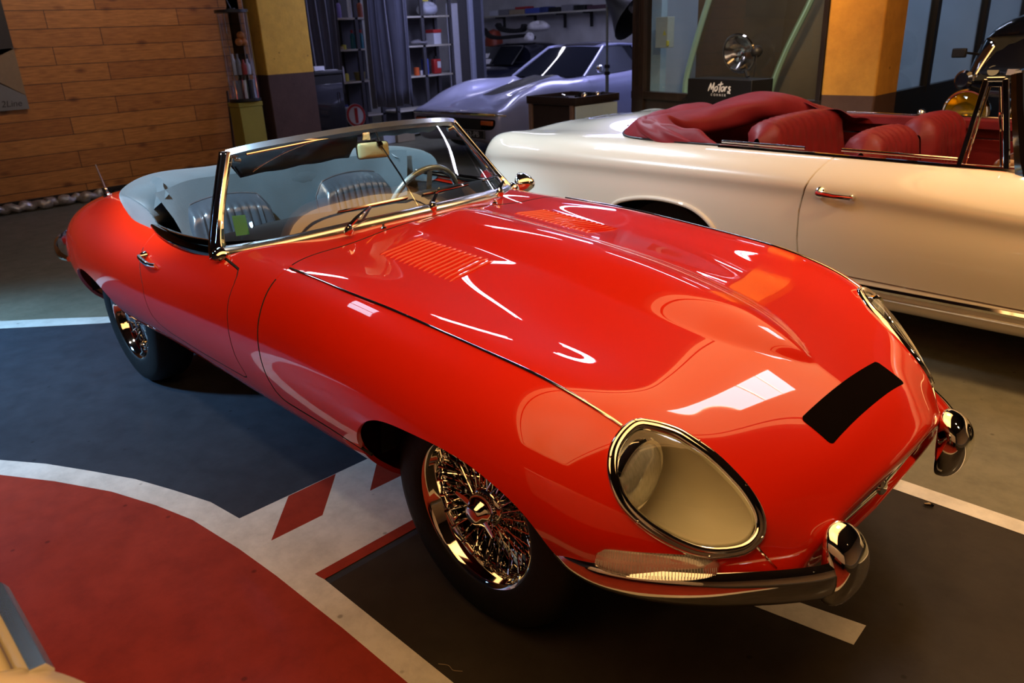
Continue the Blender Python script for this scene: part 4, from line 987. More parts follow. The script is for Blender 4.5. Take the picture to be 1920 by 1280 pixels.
def cockm(p):
    q=catmull([a+(0,) for a in [(-1.40,0),(-1.40,.35),(-1.33,.60),(-1.18,.70),(-.9,.725),(-.3,.735),(.3,.732),(.52,.70),(.60,.5),(.66,.2),(.67,0)]],5)
    poly=[(a[0],a[1]) for a in q]+[(.67,-.2),(-1.40,-.2)]; return np.where(p.V[:,2]>.7,poly_sdf(p.V[:,:2],poly),1.)
_,mb_=mb_.split(cockm(mb_))
dline=[(-.198,1.2),(-.200,.915),(-.225,.865),(-.250,.80),(-.268,.74),(-.275,.69),(-.275,.55),(-.268,.44),(-.26,.41),(.90,.39),(.96,.44),(.98,.60),(.96,.80),(.93,1.2)]
f_=np.where(mb_.V[:,1]>.3,poly_sdf(mb_.V[:,[0,2]],dline),1.)
drm,rs=mb_.split(f_+.004); f_=np.where(rs.V[:,1]>.3,poly_sdf(rs.V[:,[0,2]],dline),1.); _,rs=rs.split(f_-.004)
# boot lid gap
lid=[(-2.36,-1),(-2.36,.60),(-2.30,.66),(-1.72,.68),(-1.60,.64),(-1.50,.5),(-1.47,-1)]
f_=np.where(rs.V[:,2]>.8,poly_sdf(rs.V[:,:2],lid),1.); lidm,rs=rs.split(f_+.002); f_=np.where(rs.V[:,2]>.8,poly_sdf(rs.V[:,:2],lid),1.); _,rs=rs.split(f_-.002)
def place(pm,name,m,full=True,fl=.015):
    q=pm.mirrored().joined(pm) if full else pm
    q=PM(q.V+np.array([0,YC,0]),q.N,q.F); return q.build(name,m,cc,flange=fl)
place(rs,'body_shell',M_CREAM); place(lidm,'boot_lid',M_CREAM)
md=[]
for sgn in (-1,1):
    q=drm.mirrored() if sgn<0 else drm; md.append(place(q,'door',M_CREAM,False))
# back panel filling and lamps
for s in (-1,1):
    mb=MB(); mb.grid([[(-2.47+.02*k,YC+s*(.76+.07*math.sin(a)*.6),.56+.09*math.cos(a)) for a in [2*PI*i/20 for i in range(20)]] for k in (-1,0,1)],closev=True)
    mb=MB(); 
    P=[(-2.472,YC+s*.60,.60),(-2.474,YC+s*.72,.61),(-2.468,YC+s*.80,.62),(-2.43,YC+s*.868,.63),(-2.36,YC+s*.892,.635)]
    mb.tube(P,[.045,.055,.055,.05,.028],n=14); mb.build('tail_lamp',mat('tail_lamp_red',(.30,.01,.012),rough=.12,coat=1,noise=.1),cc)
MB().box((-2.455,YC,.50),(.03,1.45,.24)).build('rear_panel',M_CREAM,cc,bevel=.01)
# arch lip
for s in (-1,1):
    L=[]
    for x,z in arch[10:-10]:
        p=mside(x+( .012 if x>-1.05 else -.012),z+.006); 
        if p: L.append((x,YC+s*(p.y+.004),z+.004))
    MB().tube(L,.012,n=10).build('arch_lip',M_CREAM,cc)
# chrome : belt moulding, sill moulding, waist strips
for s in (-1,1):
    P=[mtop(x,.765) for x in np.linspace(-.80,.92,30)]
    MB().tube([(p.x,YC+s*(p.y),p.z+.003) for p in P],1.,prof=[(-.012,-.004),(-.010,.006),(.010,.006),(.013,-.004)],up=(0,0,1)).build('belt_moulding',M_CHR,cc)
    P=[mside(x,.372) for x in np.linspace(-.60,1.22,24)]
    MB().tube([(p.x,YC+s*(p.y+.006),p.z) for p in P],1.,prof=[(-.014,-.012),(-.012,.008),(0,.013),(.012,.008),(.014,-.012)],up=(0,s,0)).build('sill_moulding',M_CHR,cc)
    P=[mside(x,.325) for x in np.linspace(-.60,1.22,24)]
    MB().tube([(p.x,YC+s*(p.y+.004),p.z) for p in P],.006,n=6).build('sill_bead',M_CHR,cc)
    for a,b_ in ((-.80,-.36),(-.185,.30)):
        MB().tube([(x,YC+s*.738,.944-.010*(x-a)) for x in np.linspace(a,b_,8)],.0075,n=12).build('window_rail',M_CHR,cc)
# door handle
h=bpy.data.objects.new('door_handle',None); COL.objects.link(h); h.parent=md[0]
a=toW(mside(-.178,.783)); b=toW(mside(-.035,.777))
MB().lathe([(.026,0),(.026,.008),(.020,.020),(.012,.028),(0,.030)],axis=(0,-1,0),org=a,n=24).build('handle_button',M_CHR,h)
MB().lathe([(.015,0),(.015,.008),(.010,.022),(0,.026)],axis=(0,-1,0),org=b,n=20).build('handle_end',M_CHR,h)
MB().tube([(a[0],a[1]-.026,a[2]),(lerp(a[0],b[0],.5),a[1]-.036,lerp(a[2],b[2],.5)),(b[0],b[1]-.022,b[2])],[1.4,1.1,1.1],prof=[(-.008,-.004),(-.008,.004),(0,.006),(.008,.004),(.008,-.004)],up=(0,-1,0)).build('lever',M_CHR,h)
# wheels of the cream car
for x in (-1.06,1.63):
    for s in (-1,1):
        w=bpy.data.objects.new('wheel',None); COL.objects.link(w); w.parent=cc; w.location=(x,YC+s*.75,.33)
        MB().lathe([(.20,-.08),(.29,-.085),(.32,-.06),(.33,0),(.32,.06),(.29,.085),(.20,.08)],axis=(0,s,0),n=48).build('tyre',M_RUB,w)
        MB().lathe([(0,.085),(.10,.08),(.15,.07),(.19,.082),(.205,.07),(.20,0)],axis=(0,s,0),n=40).build('hub_cap',M_CHR,w)
MB().box((-.1,YC,.30),(4.3,1.2,.12)).build('floor_pan',M_UNDER,cc,bevel=.03)
# windscreen and quarter lights
wsm=bpy.data.objects.new('windscreen',None); COL.objects.link(wsm); wsm.parent=cc
for s in (-1,1):
    yb=YC+s*.765; yt=YC+s*.70
    def bar(name,pts,w_,h_,m=M_CHR,par=wsm): MB().tube(pts,1.,prof=[(-w_,-h_),(-w_,h_),(w_,h_),(w_,-h_)],up=(0,s,0)).build(name,m,par,bevel=.003,smooth=False)
    q=bpy.data.objects.new('quarter_light',None); COL.objects.link(q); q.parent=cc
    A0=(.315,yb,.905);A1=(.345,yt,1.250);A2=(.412,yt,1.252);A3=(.492,yb,.905)
    bar('light_frame_rear',[A0,A1],.009,.012,par=q); bar('light_frame_top',[A1,A2],.009,.012,par=q); bar('light_frame_front',[A2,A3],.010,.012,par=q); bar('light_frame_base',[A0,A3],.008,.012,par=q)
    I0=(.338,yb-.002*s,.925);I1=(.360,yt,1.222);I2=(.398,yt,1.222);I3=(.468,yb,.925)
    MB().tube([I0,I1,I2,I3],.005,n=8,closed=True).build('light_bead',M_CHR,q)
    mb=MB(); mb.add([I0,I1,I2,I3],[(0,1,2,3)]); mb.build('light_pane',glassmat('quarter_glass',(.88,.88,.86)),q,smooth=False)
    MB().tube([(.442,yb-.01*s,1.06),(.428,yb-.022*s,1.10),(.424,yb-.02*s,1.13)],.005,n=6).build('light_catch',M_CHR,q)
    MB().tube([(.56,YC+s*.775,.89),(.535,YC+s*.765,.95),(.475,YC+s*.72,1.15),(.447,YC+s*.695,1.27)],[1.5,1.15,1.,1.],prof=[(-.022,-.012),(-.020,.010),(0,.018),(.020,.010),(.022,-.012)],up=(0,s,.2)).build('windscreen_pillar',M_CHR,wsm)
Tm=[(.447+.10*(1-(abs(u))**2),YC+.695*u,1.270+.02*(1-u*u)) for u in np.linspace(-1,1,25)]
Bm=[(.56+.30*(1-(abs(u))**2),YC+.775*u,.915+.05*(1-u*u)) for u in np.linspace(-1,1,25)]
MB().tube(Tm,1.,prof=[(-.012,-.014),(-.012,.014),(.014,.014),(.014,-.014)],up=(0,0,1)).build('header_rail',M_CHR,wsm)
MB().grid([[tuple(lerp(b_[k],a_[k],t) for k in range(3)) for b_,a_ in zip(Bm,Tm)] for t in np.linspace(0,1,6)]).build('windscreen_glass',M_GLASS,wsm,ang=180)
MB().tube(Bm,.012,n=8).build('windscreen_seal',M_CHR,wsm)
# cabin tub
out=catmull([a+(0,) for a in [(-1.38,0),(-1.36,.40),(-1.2,.70),(-.9,.735),(0,.745),(.6,.74),(.66,.4),(.68,0)]],5)
ring=[(p[0],p[1]) for p in out]+[(p[0],-p[1]) for p in out[::-1][1:-1]]
MB().grid([[(x,YC+y,z) for x,y in ring] for z in (.925,.90,.60,.34)]+[[(-.3,YC,.34)]*len(ring)],closev=True).build('cabin_lining',M_REDL,cc,ang=50)
for s in (-1,1): MB().tube([(-.95,YC+s*.705,.918-.12*(s<0)),(-.3,YC+s*.712,.922-.12*(s<0)),(.50,YC+s*.705,.912-.12*(s<0))],1.,prof=[(-.028,-.03),(-.028,.012),(0,.020),(.028,.012),(.028,-.03)],up=(0,0,1)).build('door_top_pad',M_REDL,cc)
MB().tube([(-.80,YC+.66,.84),(-.2,YC+.665,.84),(.45,YC+.66,.83)],.006,n=8).build('door_trim_strip',M_CHR,cc)
MB().box((.52,YC,.86),(.22,1.36,.16)).build('dashboard',mat('walnut_veneer',(.30,.12,.04),rough=.2,coat=1,noise=.4,nscale=8,stretch=(1,4,6)),cc,bevel=.03,seg=3)
def mseat(xc,y0,W,ztop,lean,name,pleats,par):
    rows=[]
    for i in range(49):
        u=-1+2*i/48; row=[]
        for j in range(27):
            v=j/26; a=v*PI   # profile wraps front -> over the top -> back
            e=math.sin(min(1,(1-abs(u))*4.5)*PI/2); fl=.010*abs(math.cos(u*pleats*PI/2)) if abs(u)<.82 else 0
            r=.075*e+.02
            if v<.36: t=v/.36; p=(xc-lean*t+r+fl*math.sin(t*PI/2+.2),lerp(.40,ztop-.09,t))
            elif v<.64: t=(v-.36)/.28; p=(xc-lean+(r+fl)*math.cos(t*PI),ztop-.09+(.085*(.4+.6*e)+fl*.8)*math.sin(t*PI))
            else: t=(v-.64)/.36; p=(xc-lean+lean*t-r,lerp(ztop-.09,.40,t))
            row.append((p[0]+.03*u*u,y0+W*u*(1-.06*min(1,v*2)),p[1]-.03*u**4))
        rows.append(row)
    mb=MB(); mb.grid(rows); mb.build(name,M_REDL,par,ang=70)
def seatgrp(): 
    o=bpy.data.objects.new('seat',None); COL.objects.link(o); o.parent=cc; return o
for y0,nm in ((2.22,'a'),(2.93,'b')):
    st=seatgrp(); mseat(-.10,y0,.29,1.0,.08,'seat_back',9,st)
    mb=MB(); mb.grid([[(lerp(-.12,.35,v),y0+.27*u,.52+.05*math.sin(min(1,(1-abs(u))*5)*PI/2)*math.sin(min(1,(1-v)*5)*PI/2)+(.008*abs(math.cos(u*7)))) for v in np.linspace(0,1,14)]+[(.36,y0+.27*u,.38)] for u in np.linspace(-1,1,33)]); mb.build('seat_cushion',M_REDL,st,ang=60)
st=seatgrp(); mseat(-.72,2.62,.50,1.005,.10,'seat_back',13,st)
mb=MB(); mb.grid([[(lerp(-.72,-.35,v),2.55+.60*u,.55+.05*math.sin(min(1,(1-abs(u))*5)*PI/2)) for v in np.linspace(0,1,10)]+[(-.34,2.55+.6*u,.38)] for u in np.linspace(-1,1,33)]); mb.build('seat_cushion',M_REDL,st,ang=60)
# folded hood under its red leather cover: U shaped bundle
rb=random.Random(11)
path=catmull([(-.90,1.845,.925),(-1.12,1.860,.965),(-1.30,1.93,1.005),(-1.33,2.12,.985),(-1.27,2.38,.985),(-1.20,2.62,1.015),(-1.13,2.84,1.03),(-1.05,3.02,.99),(-.95,3.16,.95),(-.80,3.24,.905)],7)
rad=[.04,.075,.09,.10,.11,.125,.14,.14,.12,.09]; n=len(path); rows=[]
for i,p in enumerate(path):
    t=i/(n-1)*(len(rad)-1); k=min(int(t),len(rad)-2); r=lerp(rad[k],rad[k+1],t-k)
    a=np.array(path[max(i-1,0)]);c_=np.array(path[min(i+1,n-1)]); tg=c_-a; tg[2]=0; tg/=np.linalg.norm(tg); sdv=np.array([tg[1],-tg[0],0])
    row=[]
    for j in range(32):
        th=2*PI*j/32; cr=.007*math.sin(th*3+i*.35)+.003*math.sin(i*.7+th*4)
        ex=math.copysign(abs(math.cos(th))**.75,math.cos(th)); ez=math.copysign(abs(math.sin(th))**.8,math.sin(th))
        q=np.array(p)+sdv*(r*1.12+cr)*ex*1.05+np.array([0,0,1])*((r*.62+cr)*ez-.02)
        row.append(tuple(q))
    rows.append(row)
mb=MB(); mb.grid(rows,closev=True); mb.f.append(tuple(range(32))); mb.f.append(tuple((n-1)*32+k for k in range(32)))
hc_=mb.build('hood_cover',M_REDL2,cc,sub=1,ang=180)
# skirt of the cover lying on the rear deck with press studs
edge=catmull([(-.80,1.792,.926),(-1.0,1.790,.926),(-1.25,1.795,.928),(-1.42,1.83,.932),(-1.52,1.95,.945),(-1.57,2.2,.975),(-1.58,2.55,.99)],6)
rows=[]
for i,p in enumerate(edge):
    t=i/(len(edge)-1); inn=path[min(n-1,int(t*n*.52))]
    rows.append([tuple(lerp(p[k],inn[k],v)+( .0 if k!=2 else (.060*math.sin(min(1,v/.9)*PI)**.8*(1 if i>3 else i/3)+.006*math.sin(i*1.3+v*6)*math.sin(v*PI))) for k in range(3)) for v in np.linspace(0,.9,12)])
mb=MB(); mb.grid(rows); mb.build('cover_skirt',M_REDL2,cc,sub=1,ang=180,solid=.004)
MB().tube([(p[0],p[1]-.001,p[2]+.001) for p in edge],.006,n=6).build('cover_edging',M_BLK,cc)
for k in (5,11,17,24): 
    p=edge[k]; MB().lathe([(.008,0),(.007,.004),(0,.006)],axis=(0,-.6,1),org=(p[0],p[1]+.022,p[2]+.026),n=12).build('press_stud',M_CHR,cc)
# loose flap on the far side
rows=[]
for i in range(14):
    t=i/13; rows.append([(lerp(-1.02,-.62,t)+.03*math.sin(v*4+t*3),lerp(2.95,3.32,v**.8),lerp(1.035-.07*t,.90-.02*t,v)+.012*math.sin(t*11+v*5)) for v in np.linspace(0,1,12)])
MB().grid(rows).build('cover_flap',M_REDL2,cc,sub=1,ang=180,solid=.004)
# ================================================================= BACKGROUND THINGS
CAMP0=(1.32212539,-1.76602901,1.50526649,2.37740104,.380587115,-.0459824185,1448.56193)
def _frame(yaw,pitch,roll):
    cy,sy=math.cos(yaw),math.sin(yaw);cp,sp=math.cos(pitch),math.sin(pitch)
    f=Vector((cy*cp,sy*cp,-sp)); r=Vector((sy,-cy,0.)); u=r.cross(f); c,s=math.cos(roll),math.sin(roll); return c*r+s*u,-s*r+c*u,f
_r,_u,_f=_frame(*CAMP0[3:6]); _c=Vector(CAMP0[:3])
def at(px,py,x=None,y=None,z=None):
    """point measured in the photograph on a plane of known distance"""
    d=(px-960)/CAMP0[6]*_r-(py-640)/CAMP0[6]*_u+_f
    t=(x-_c.x)/d.x if x is not None else ((y-_c.y)/d.y if y is not None else (z-_c.z)/d.z)
    return _c+d*t
# ---------------- silver coupe
M_SILV=mat('silver_blue_paint',(.40,.42,.60),rough=.3,metal=.25,coat=1,coatr=.03,noise=.03,nscale=4)
M_TINT=mat('dark_car_glass',(.012,.014,.020),rough=.05,coat=1,noise=.1)
cv=thing('coupe_car','silver blue low coupe with swollen wings and black bonnet stripe in the workshop','car',(-6.46,4.86,.03),math.radians(1.5))
VR=[(-.02,[(0,.50),(.25,.50),(.50,.50),(.68,.50),(.74,.495),(.755,.47),(.74,.42),(.69,.38),(.4,.37),(0,.37)]),
 (.00,[(0,.575),(.25,.575),(.50,.575),(.70,.57),(.77,.56),(.80,.50),(.785,.40),(.73,.28),(.4,.25),(0,.25)]),
 (.10,[(0,.61),(.25,.61),(.49,.605),(.68,.615),(.78,.60),(.82,.51),(.81,.38),(.75,.25),(.4,.2),(0,.2)]),
 (.35,[(0,.67),(.25,.67),(.47,.665),(.67,.725),(.79,.69),(.85,.55),(.835,.38),(.77,.23),(.4,.2),(0,.2)]),
 (.70,[(0,.73),(.25,.725),(.46,.71),(.66,.835),(.80,.78),(.875,.60),(.85,.38),(.78,.22),(.4,.2),(0,.2)]),
 (1.05,[(0,.785),(.25,.78),(.45,.74),(.66,.885),(.81,.82),(.885,.62),(.85,.38),(.78,.22),(.4,.2),(0,.2)]),
 (1.45,[(0,.85),(.25,.845),(.45,.785),(.66,.875),(.80,.81),(.865,.62),(.83,.38),(.77,.22),(.4,.2),(0,.2)]),
 (1.85,[(0,.905),(.25,.90),(.47,.86),(.67,.875),(.79,.80),(.845,.62),(.82,.38),(.77,.22),(.4,.2),(0,.2)]),
 (2.5,[(0,.90),(.25,.90),(.48,.89),(.68,.875),(.79,.79),(.835,.62),(.81,.38),(.77,.22),(.4,.2),(0,.2)]),
 (3.2,[(0,.92),(.25,.92),(.48,.92),(.68,.91),(.82,.83),(.88,.64),(.85,.38),(.78,.22),(.4,.2),(0,.2)]),
 (3.9,[(0,.93),(.25,.93),(.48,.93),(.68,.92),(.82,.84),(.885,.64),(.85,.38),(.78,.25),(.4,.22),(0,.22)]),
 (4.5,[(0,.88),(.25,.88),(.48,.88),(.66,.86),(.77,.78),(.80,.62),(.78,.42),(.70,.32),(.4,.3),(0,.3)]),
 (4.62,[(0,.80),(.25,.80),(.45,.79),(.58,.76),(.64,.70),(.66,.60),(.64,.48),(.58,.42),(.3,.4),(0,.4)])]
vb=grid_from_rows(VR,120,80); vb=PM(vb.V*1.0,vb.N,vb.F)
def placeV(pm,name,m,full=True):
    q=pm.mirrored().joined(pm) if full else pm
    # local: x=s along car -> rotate so s -> +y
    V2=np.stack([-q.V[:,1],q.V[:,0],q.V[:,2]],1); N2=np.stack([-q.N[:,1],q.N[:,0],q.N[:,2]],1)
    return PM(V2,N2,q.F).build(name,m,cv,flange=.015)
va=catmull([(.48,.05),(.50,.35),(.60,.55),(.83,.66),(1.06,.56),(1.17,.36),(1.19,.05)],6); vc=catmull([(2.98,.05),(3.0,.35),(3.1,.55),(3.32,.66),(3.55,.56),(3.66,.36),(3.68,.05)],6)
for A_ in (va,vc): _,vb=vb.split(np.where(vb.V[:,1]>.4,poly_sdf(vb.V[:,[0,2]],A_),1.))
dl=[(1.78,1.0),(1.80,.88),(1.76,.7),(1.78,.35),(2.85,.33),(2.92,.5),(2.95,.9),(2.95,1.1)]
f_=np.where(vb.V[:,1]>.3,poly_sdf(vb.V[:,[0,2]],dl),1.); vd,vb=vb.split(f_+.003); f_=np.where(vb.V[:,1]>.3,poly_sdf(vb.V[:,[0,2]],dl),1.); _,vb=vb.split(f_-.003)
st_=[(.62,-.1),(.60,.10),(1.10,.19),(1.80,.22),(1.84,-.1)]
f_=np.where(vb.V[:,2]>.6,poly_sdf(vb.V[:,:2],st_),1.); vs,vb=vb.split(f_)
placeV(vb,'body_shell',M_SILV); placeV(vs,'bonnet_stripe',mat('satin_black_paint',(.015,.014,.016),rough=.35,noise=.1))
placeV(vd,'door',M_SILV,False); placeV(vd.mirrored(),'door',M_SILV,False)
def vloc(s,w_,z): return (-w_,s,z)
# greenhouse
GH=[(1.80,.60,.60,.885),(2.42,.60,.475,1.235),(2.62,.60,.50,1.262),(3.10,.62,.50,1.255),(3.55,.62,.48,1.12),(4.05,.60,.46,.93)]
def roofz(s):
    P=[(1.78,.875),(2.40,1.225),(2.70,1.262),(3.05,1.258),(3.5,1.13),(4.1,.925)]
    for a,b_ in zip(P,P[1:]):
        if s<=b_[0]: return lerp(a[1],b_[1],max(0,(s-a[0])/(b_[0]-a[0])))
    return P[-1][1]
def ghw(z): return lerp(.66,.50,(z-.87)/.39)
mb=MB()
# windscreen glass, side glasses, roof skin
fr=[(1.80+.16*(1-abs(u))*-1*.8,.66*u,.875) for u in np.linspace(-1,1,15)]; tp=[(2.40-.05*(1-u*u),.50*u,1.225+.02*(1-u*u)) for u in np.linspace(-1,1,15)]
MB().grid([[vloc(lerp(a[0],b_[0],t),lerp(a[1],b_[1],t),lerp(a[2],b_[2],t)) for a,b_ in zip(fr,tp)] for t in np.linspace(0,1,6)]).build('windscreen_glass',M_TINT,cv,ang=180)
for s in (-1,1):
    MB().grid([[vloc(a,s*w_,z) for a,w_,z in r] for r in ([(1.82,.665,.875),(2.3,.67,.88),(2.9,.68,.90),(3.12,.68,.91)],[(2.12,.585,1.05),(2.4,.585,1.06),(2.9,.60,1.07),(3.15,.60,1.06)],[(2.42,.50,1.225),(2.6,.515,1.235),(2.85,.52,1.235),(3.05,.52,1.225)])]).build('side_glass',M_TINT,cv,ang=180)
    MB().tube([vloc(1.79,s*.668,.87),vloc(2.10,s*.595,1.05),vloc(2.42,s*.505,1.232)],.020,n=8).build('windscreen_pillar',M_SILV,cv)
    MB().tube([vloc(2.42,s*.505,1.240),vloc(2.75,s*.525,1.252),vloc(3.08,s*.525,1.235)],.016,n=8).build('roof_rail',M_SILV,cv)
    MB().grid([[vloc(3.04,s*.53,1.245),vloc(3.5,s*.53,1.12),vloc(4.1,s*.50,.93)],[vloc(3.12,s*.60,1.06),vloc(3.5,s*.62,1.0),vloc(4.0,s*.60,.93)],[vloc(3.12,s*.69,.90),vloc(3.5,s*.70,.91),vloc(4.1,s*.62,.92)]]).build('sail_panel',M_SILV,cv,ang=180)
rows=[[vloc(s_,w_,roofz(s_)+.018*(1-(w_/.52)**2)+.004) for w_ in np.linspace(-.52,.52,15)] for s_ in (2.38,2.5,2.7,2.9,3.06,3.15)]
MB().grid(rows).build('roof',M_SILV,cv,ang=180)
MB().grid([[vloc(s_,w_,roofz(s_)+.018*(1-(w_/.52)**2)+.010) for w_ in np.linspace(-.34,.30,9)] for s_ in (2.45,2.6,2.9,3.0)]).build('roof_panel',MATS['satin_black_paint'],cv,ang=180)
MB().grid([[vloc(s_,w_,roofz(s_)) for w_ in np.linspace(-.5,.5,5)] for s_ in (3.15,3.5,4.1)]).build('rear_window',M_TINT,cv,ang=180)
# front bumper, grille, lamps, plate
MB().tube([vloc(.09,-.83,.535),vloc(-.02,-.76,.548),vloc(-.045,-.4,.552),vloc(-.05,0,.553),vloc(-.045,.4,.552),vloc(-.02,.76,.548),vloc(.09,.83,.535)],[.012]+[.020]*5+[.012],n=10).build('front_bumper',M_CHR,cv)
MB().box(vloc(-.03,0,.44),(1.0,.03,.13)).build('grille',M_UNDER,cv,bevel=.01)
for s in (-1,1): MB().box(vloc(-.035,s*.62,.455),(.20,.03,.055)).build('turn_signal',mat('amber_lens',(.55,.10,.02),rough=.15,coat=1,noise=.1),cv,bevel=.008)
npl=MB().box(vloc(-.05,-.33,.315),(.52,.012,.11)).build('number_plate',M_BLK,cv,bevel=.002)
M_PL=mat('plate_silver',(.40,.40,.42),rough=.5,noise=.05)
text_mesh('562-PB',.095,M_PL,'plate_characters',cv,vloc(-.060,-.36,.315),(PI/2,0,0),depth=.001)
for (w_,h_) in ((.25,0),): 
    for a,b_ in (((-.255,.052),(.255,.052)),((.255,.052),(.255,-.052)),((.255,-.052),(-.255,-.052)),((-.255,-.052),(-.255,.052))):
        MB().tube([vloc(-.058,-.33-a[0],.315+a[1]),vloc(-.058,-.33-b_[0],.315+b_[1])],.002,n=4).build('plate_border',M_PL,cv)
MB().lathe([(0,.05),(.03,.045),(.05,.02),(.052,0),(.045,-.01),(0,-.01)],axis=(0,-1,0),org=vloc(1.95,-.82,.965),n=20).build('door_mirror',M_CHR,cv)
for s_ in (.83,3.32):
    for s in (-1,1):
        w=bpy.data.objects.new('wheel',None); COL.objects.link(w); w.parent=cv; w.location=vloc(s_,s*.72,.33)
        MB().lathe([(.20,-.09),(.29,-.10),(.32,-.07),(.33,0),(.32,.07),(.29,.10),(.20,.09)],axis=(-s,0,0),n=40).build('tyre',M_RUB,w)
        MB().lathe([(0,.07),(.08,.08),(.14,.05),(.19,.085),(.205,.075),(.20,0)],axis=(-s,0,0),n=32).build('rim',M_CHR,w)
MB().box(vloc(2.2,0,.30),(1.1,3.9,.15)).build('floor_pan',M_UNDER,cv)
# ---------------- dark saloon behind it
M_DBLU=mat('near_black_blue_paint',(.012,.014,.028),rough=.25,coat=1,noise=.05)
YD=9.6
def bodybox(name,rows,m,parent,ang=60):
    """closed skin through cross sections; each row a list of (x,y,z)"""
    mb=MB(); mb.grid(rows,closev=True); k=len(rows[0]); mb.f.append(tuple(range(k))); mb.f.append(tuple((len(rows)-1)*k+i for i in range(k))); return mb.build(name,m,parent,ang=ang,sub=0)
def supersec(cx,y,hw,z0,z1,n=28,e=.45,tum=0.):
    R_=[]
    for k in range(n):
        a=2*PI*k/n; c_=math.copysign(abs(math.cos(a))**e,math.cos(a)); s=math.copysign(abs(math.sin(a))**e,math.sin(a)); zz=(z0+z1)/2+(z1-z0)/2*s; R_.append((cx+(hw-tum*max(0,s))*c_,y,zz))
    return R_
p0=at(905,108,y=YD); p1=at(988,108,y=YD); cx=max((p0.x+p1.x)/2-.10,-11.9); ztop=at(950,84,y=YD).z; zb=at(950,130,y=YD).z
dc=thing('saloon_car','near black saloon car with white papers behind its windscreen, behind the silver coupe','car',(cx,YD,0))
hw=.80
bodybox('body_shell',[supersec(0,y,w_,.25,z) for y,w_,z in ((-1.5,.62,.70),(-1.4,.74,.82),(-.7,.80,.90),(0,.82,.93),(1.,.82,.93),(1.35,.75,.9),(1.45,.6,.8))],M_DBLU,dc)
bodybox('cabin_roof',[supersec(0,y,w_,.88,z,tum=.10) for y,w_,z in ((.12,.72,ztop-.02),(.30,.70,ztop+.02),(.9,.70,ztop+.03),(1.3,.66,ztop-.06))],M_DBLU,dc)
rows=[[(u*lerp(.70,.585,t),lerp(-.40,.10,t)-.05*(1-u*u),lerp(.93,ztop-.03,t)) for u in np.linspace(-1,1,13)] for t in np.linspace(0,1,5)]
MB().grid(rows).build('windscreen_glass',M_TINT,dc,ang=180)
MB().tube([(-.70,-.40,.93),(-.60,.02,ztop-.06),(-.55,.09,ztop-.03),(.55,.09,ztop-.03),(.60,.02,ztop-.06),(.70,-.40,.93)],.012,n=8).build('windscreen_surround',M_CHR,dc)
for k,(u,t) in enumerate(((.05,.16),(-.08,.42))):
    MB().box((.02-.10*k*1.6+.05,-.40+.12*k-.03,.99+.10*k),(.16,.006,.10),Matrix.Rotation(-.6,3,'X')).build('windscreen_paper',mat('white_paper',(.8,.8,.85),rough=.7,noise=.05),dc)
for x_ in (-.66,.66):
    for y_ in (-.9,.9): MB().lathe([(.0,.09),(.3,.09),(.32,0),(.3,-.09),(0,-.09)],axis=(1,0,0),org=(x_,y_,.32),n=28).build('wheel',M_RUB,dc)
# things lying on its roof
zt=ztop+.03; cb_=(cx,YD+.6)
def wavy(name,cx,cy,z,w_,d,h,m,label,cat,seed,amp=.25):
    r=random.Random(seed); ph=[r.uniform(0,6) for _ in range(6)]; rows=[]
    for i in range(15):
        v=i/14; rows.append([(cx+w_/2*math.cos(a)*math.sin(PI*v)**.6*(1+amp*math.sin(a*3+ph[0]+v*4)*.5),cy+d/2*math.sin(a)*math.sin(PI*v)**.6*(1+amp*math.sin(a*4+ph[1])*.5),z+h*(1-math.cos(PI*v))/2*(1+amp*math.sin(a*3+ph[2])*(v))) for a in [2*PI*k/20 for k in range(20)]])
    return tag(MB().grid(rows,closev=True).build(name,m,None,ang=60,sub=1),label,cat)
q=at(1000,66,y=YD+.5)
wavy('white_cloth',q.x+.05,q.y+.12,zt+.19,.55,.35,.16,mat('white_rag',(.7,.7,.75),rough=.9,noise=.2),'crumpled white cloth lying on the roof of the dark saloon','cloth',3)
q=at(1027,75,y=YD+.3); wavy('white_cloth',min(q.x,cx+.62),q.y-.1,zt+.01,.22,.18,.14,MATS['white_rag'],'smaller white cloth hanging at the edge of the dark saloon roof','cloth',8)
q=at(935,62,y=YD+.5)
tag(MB().tube(catmull([(q.x-.45,q.y,zt+.28),(q.x-.28,q.y,zt+.14),(q.x,q.y,zt+.10),(q.x+.4,q.y,zt+.11),(q.x+.75,q.y+.05,zt+.12),(q.x+.95,q.y+.05,zt+.07)],5),1.,prof=[(-.06,-.035),(-.06,.035),(.06,.035),(.06,-.035)],up=(0,0,1)).build('bumper_part',M_BLK,None,bevel=.012),'long black plastic bumper part lying on the dark saloon roof','car part')
q=at(965,50,y=YD+.6)
tag(MB().tube(catmull([(q.x-.50,q.y,zt+.36),(q.x-.40,q.y,zt+.26),(q.x-.1,q.y,zt+.21),(q.x+.22,q.y,zt+.22),(q.x+.30,q.y,zt+.32)],5),1.,prof=[(-.07,-.03),(-.07,.05),(.07,.05),(.07,-.03)],up=(0,0,1)).build('trim_part',M_BLK,None,bevel=.012),'short curved black trim part on top of the bumper part','car part')
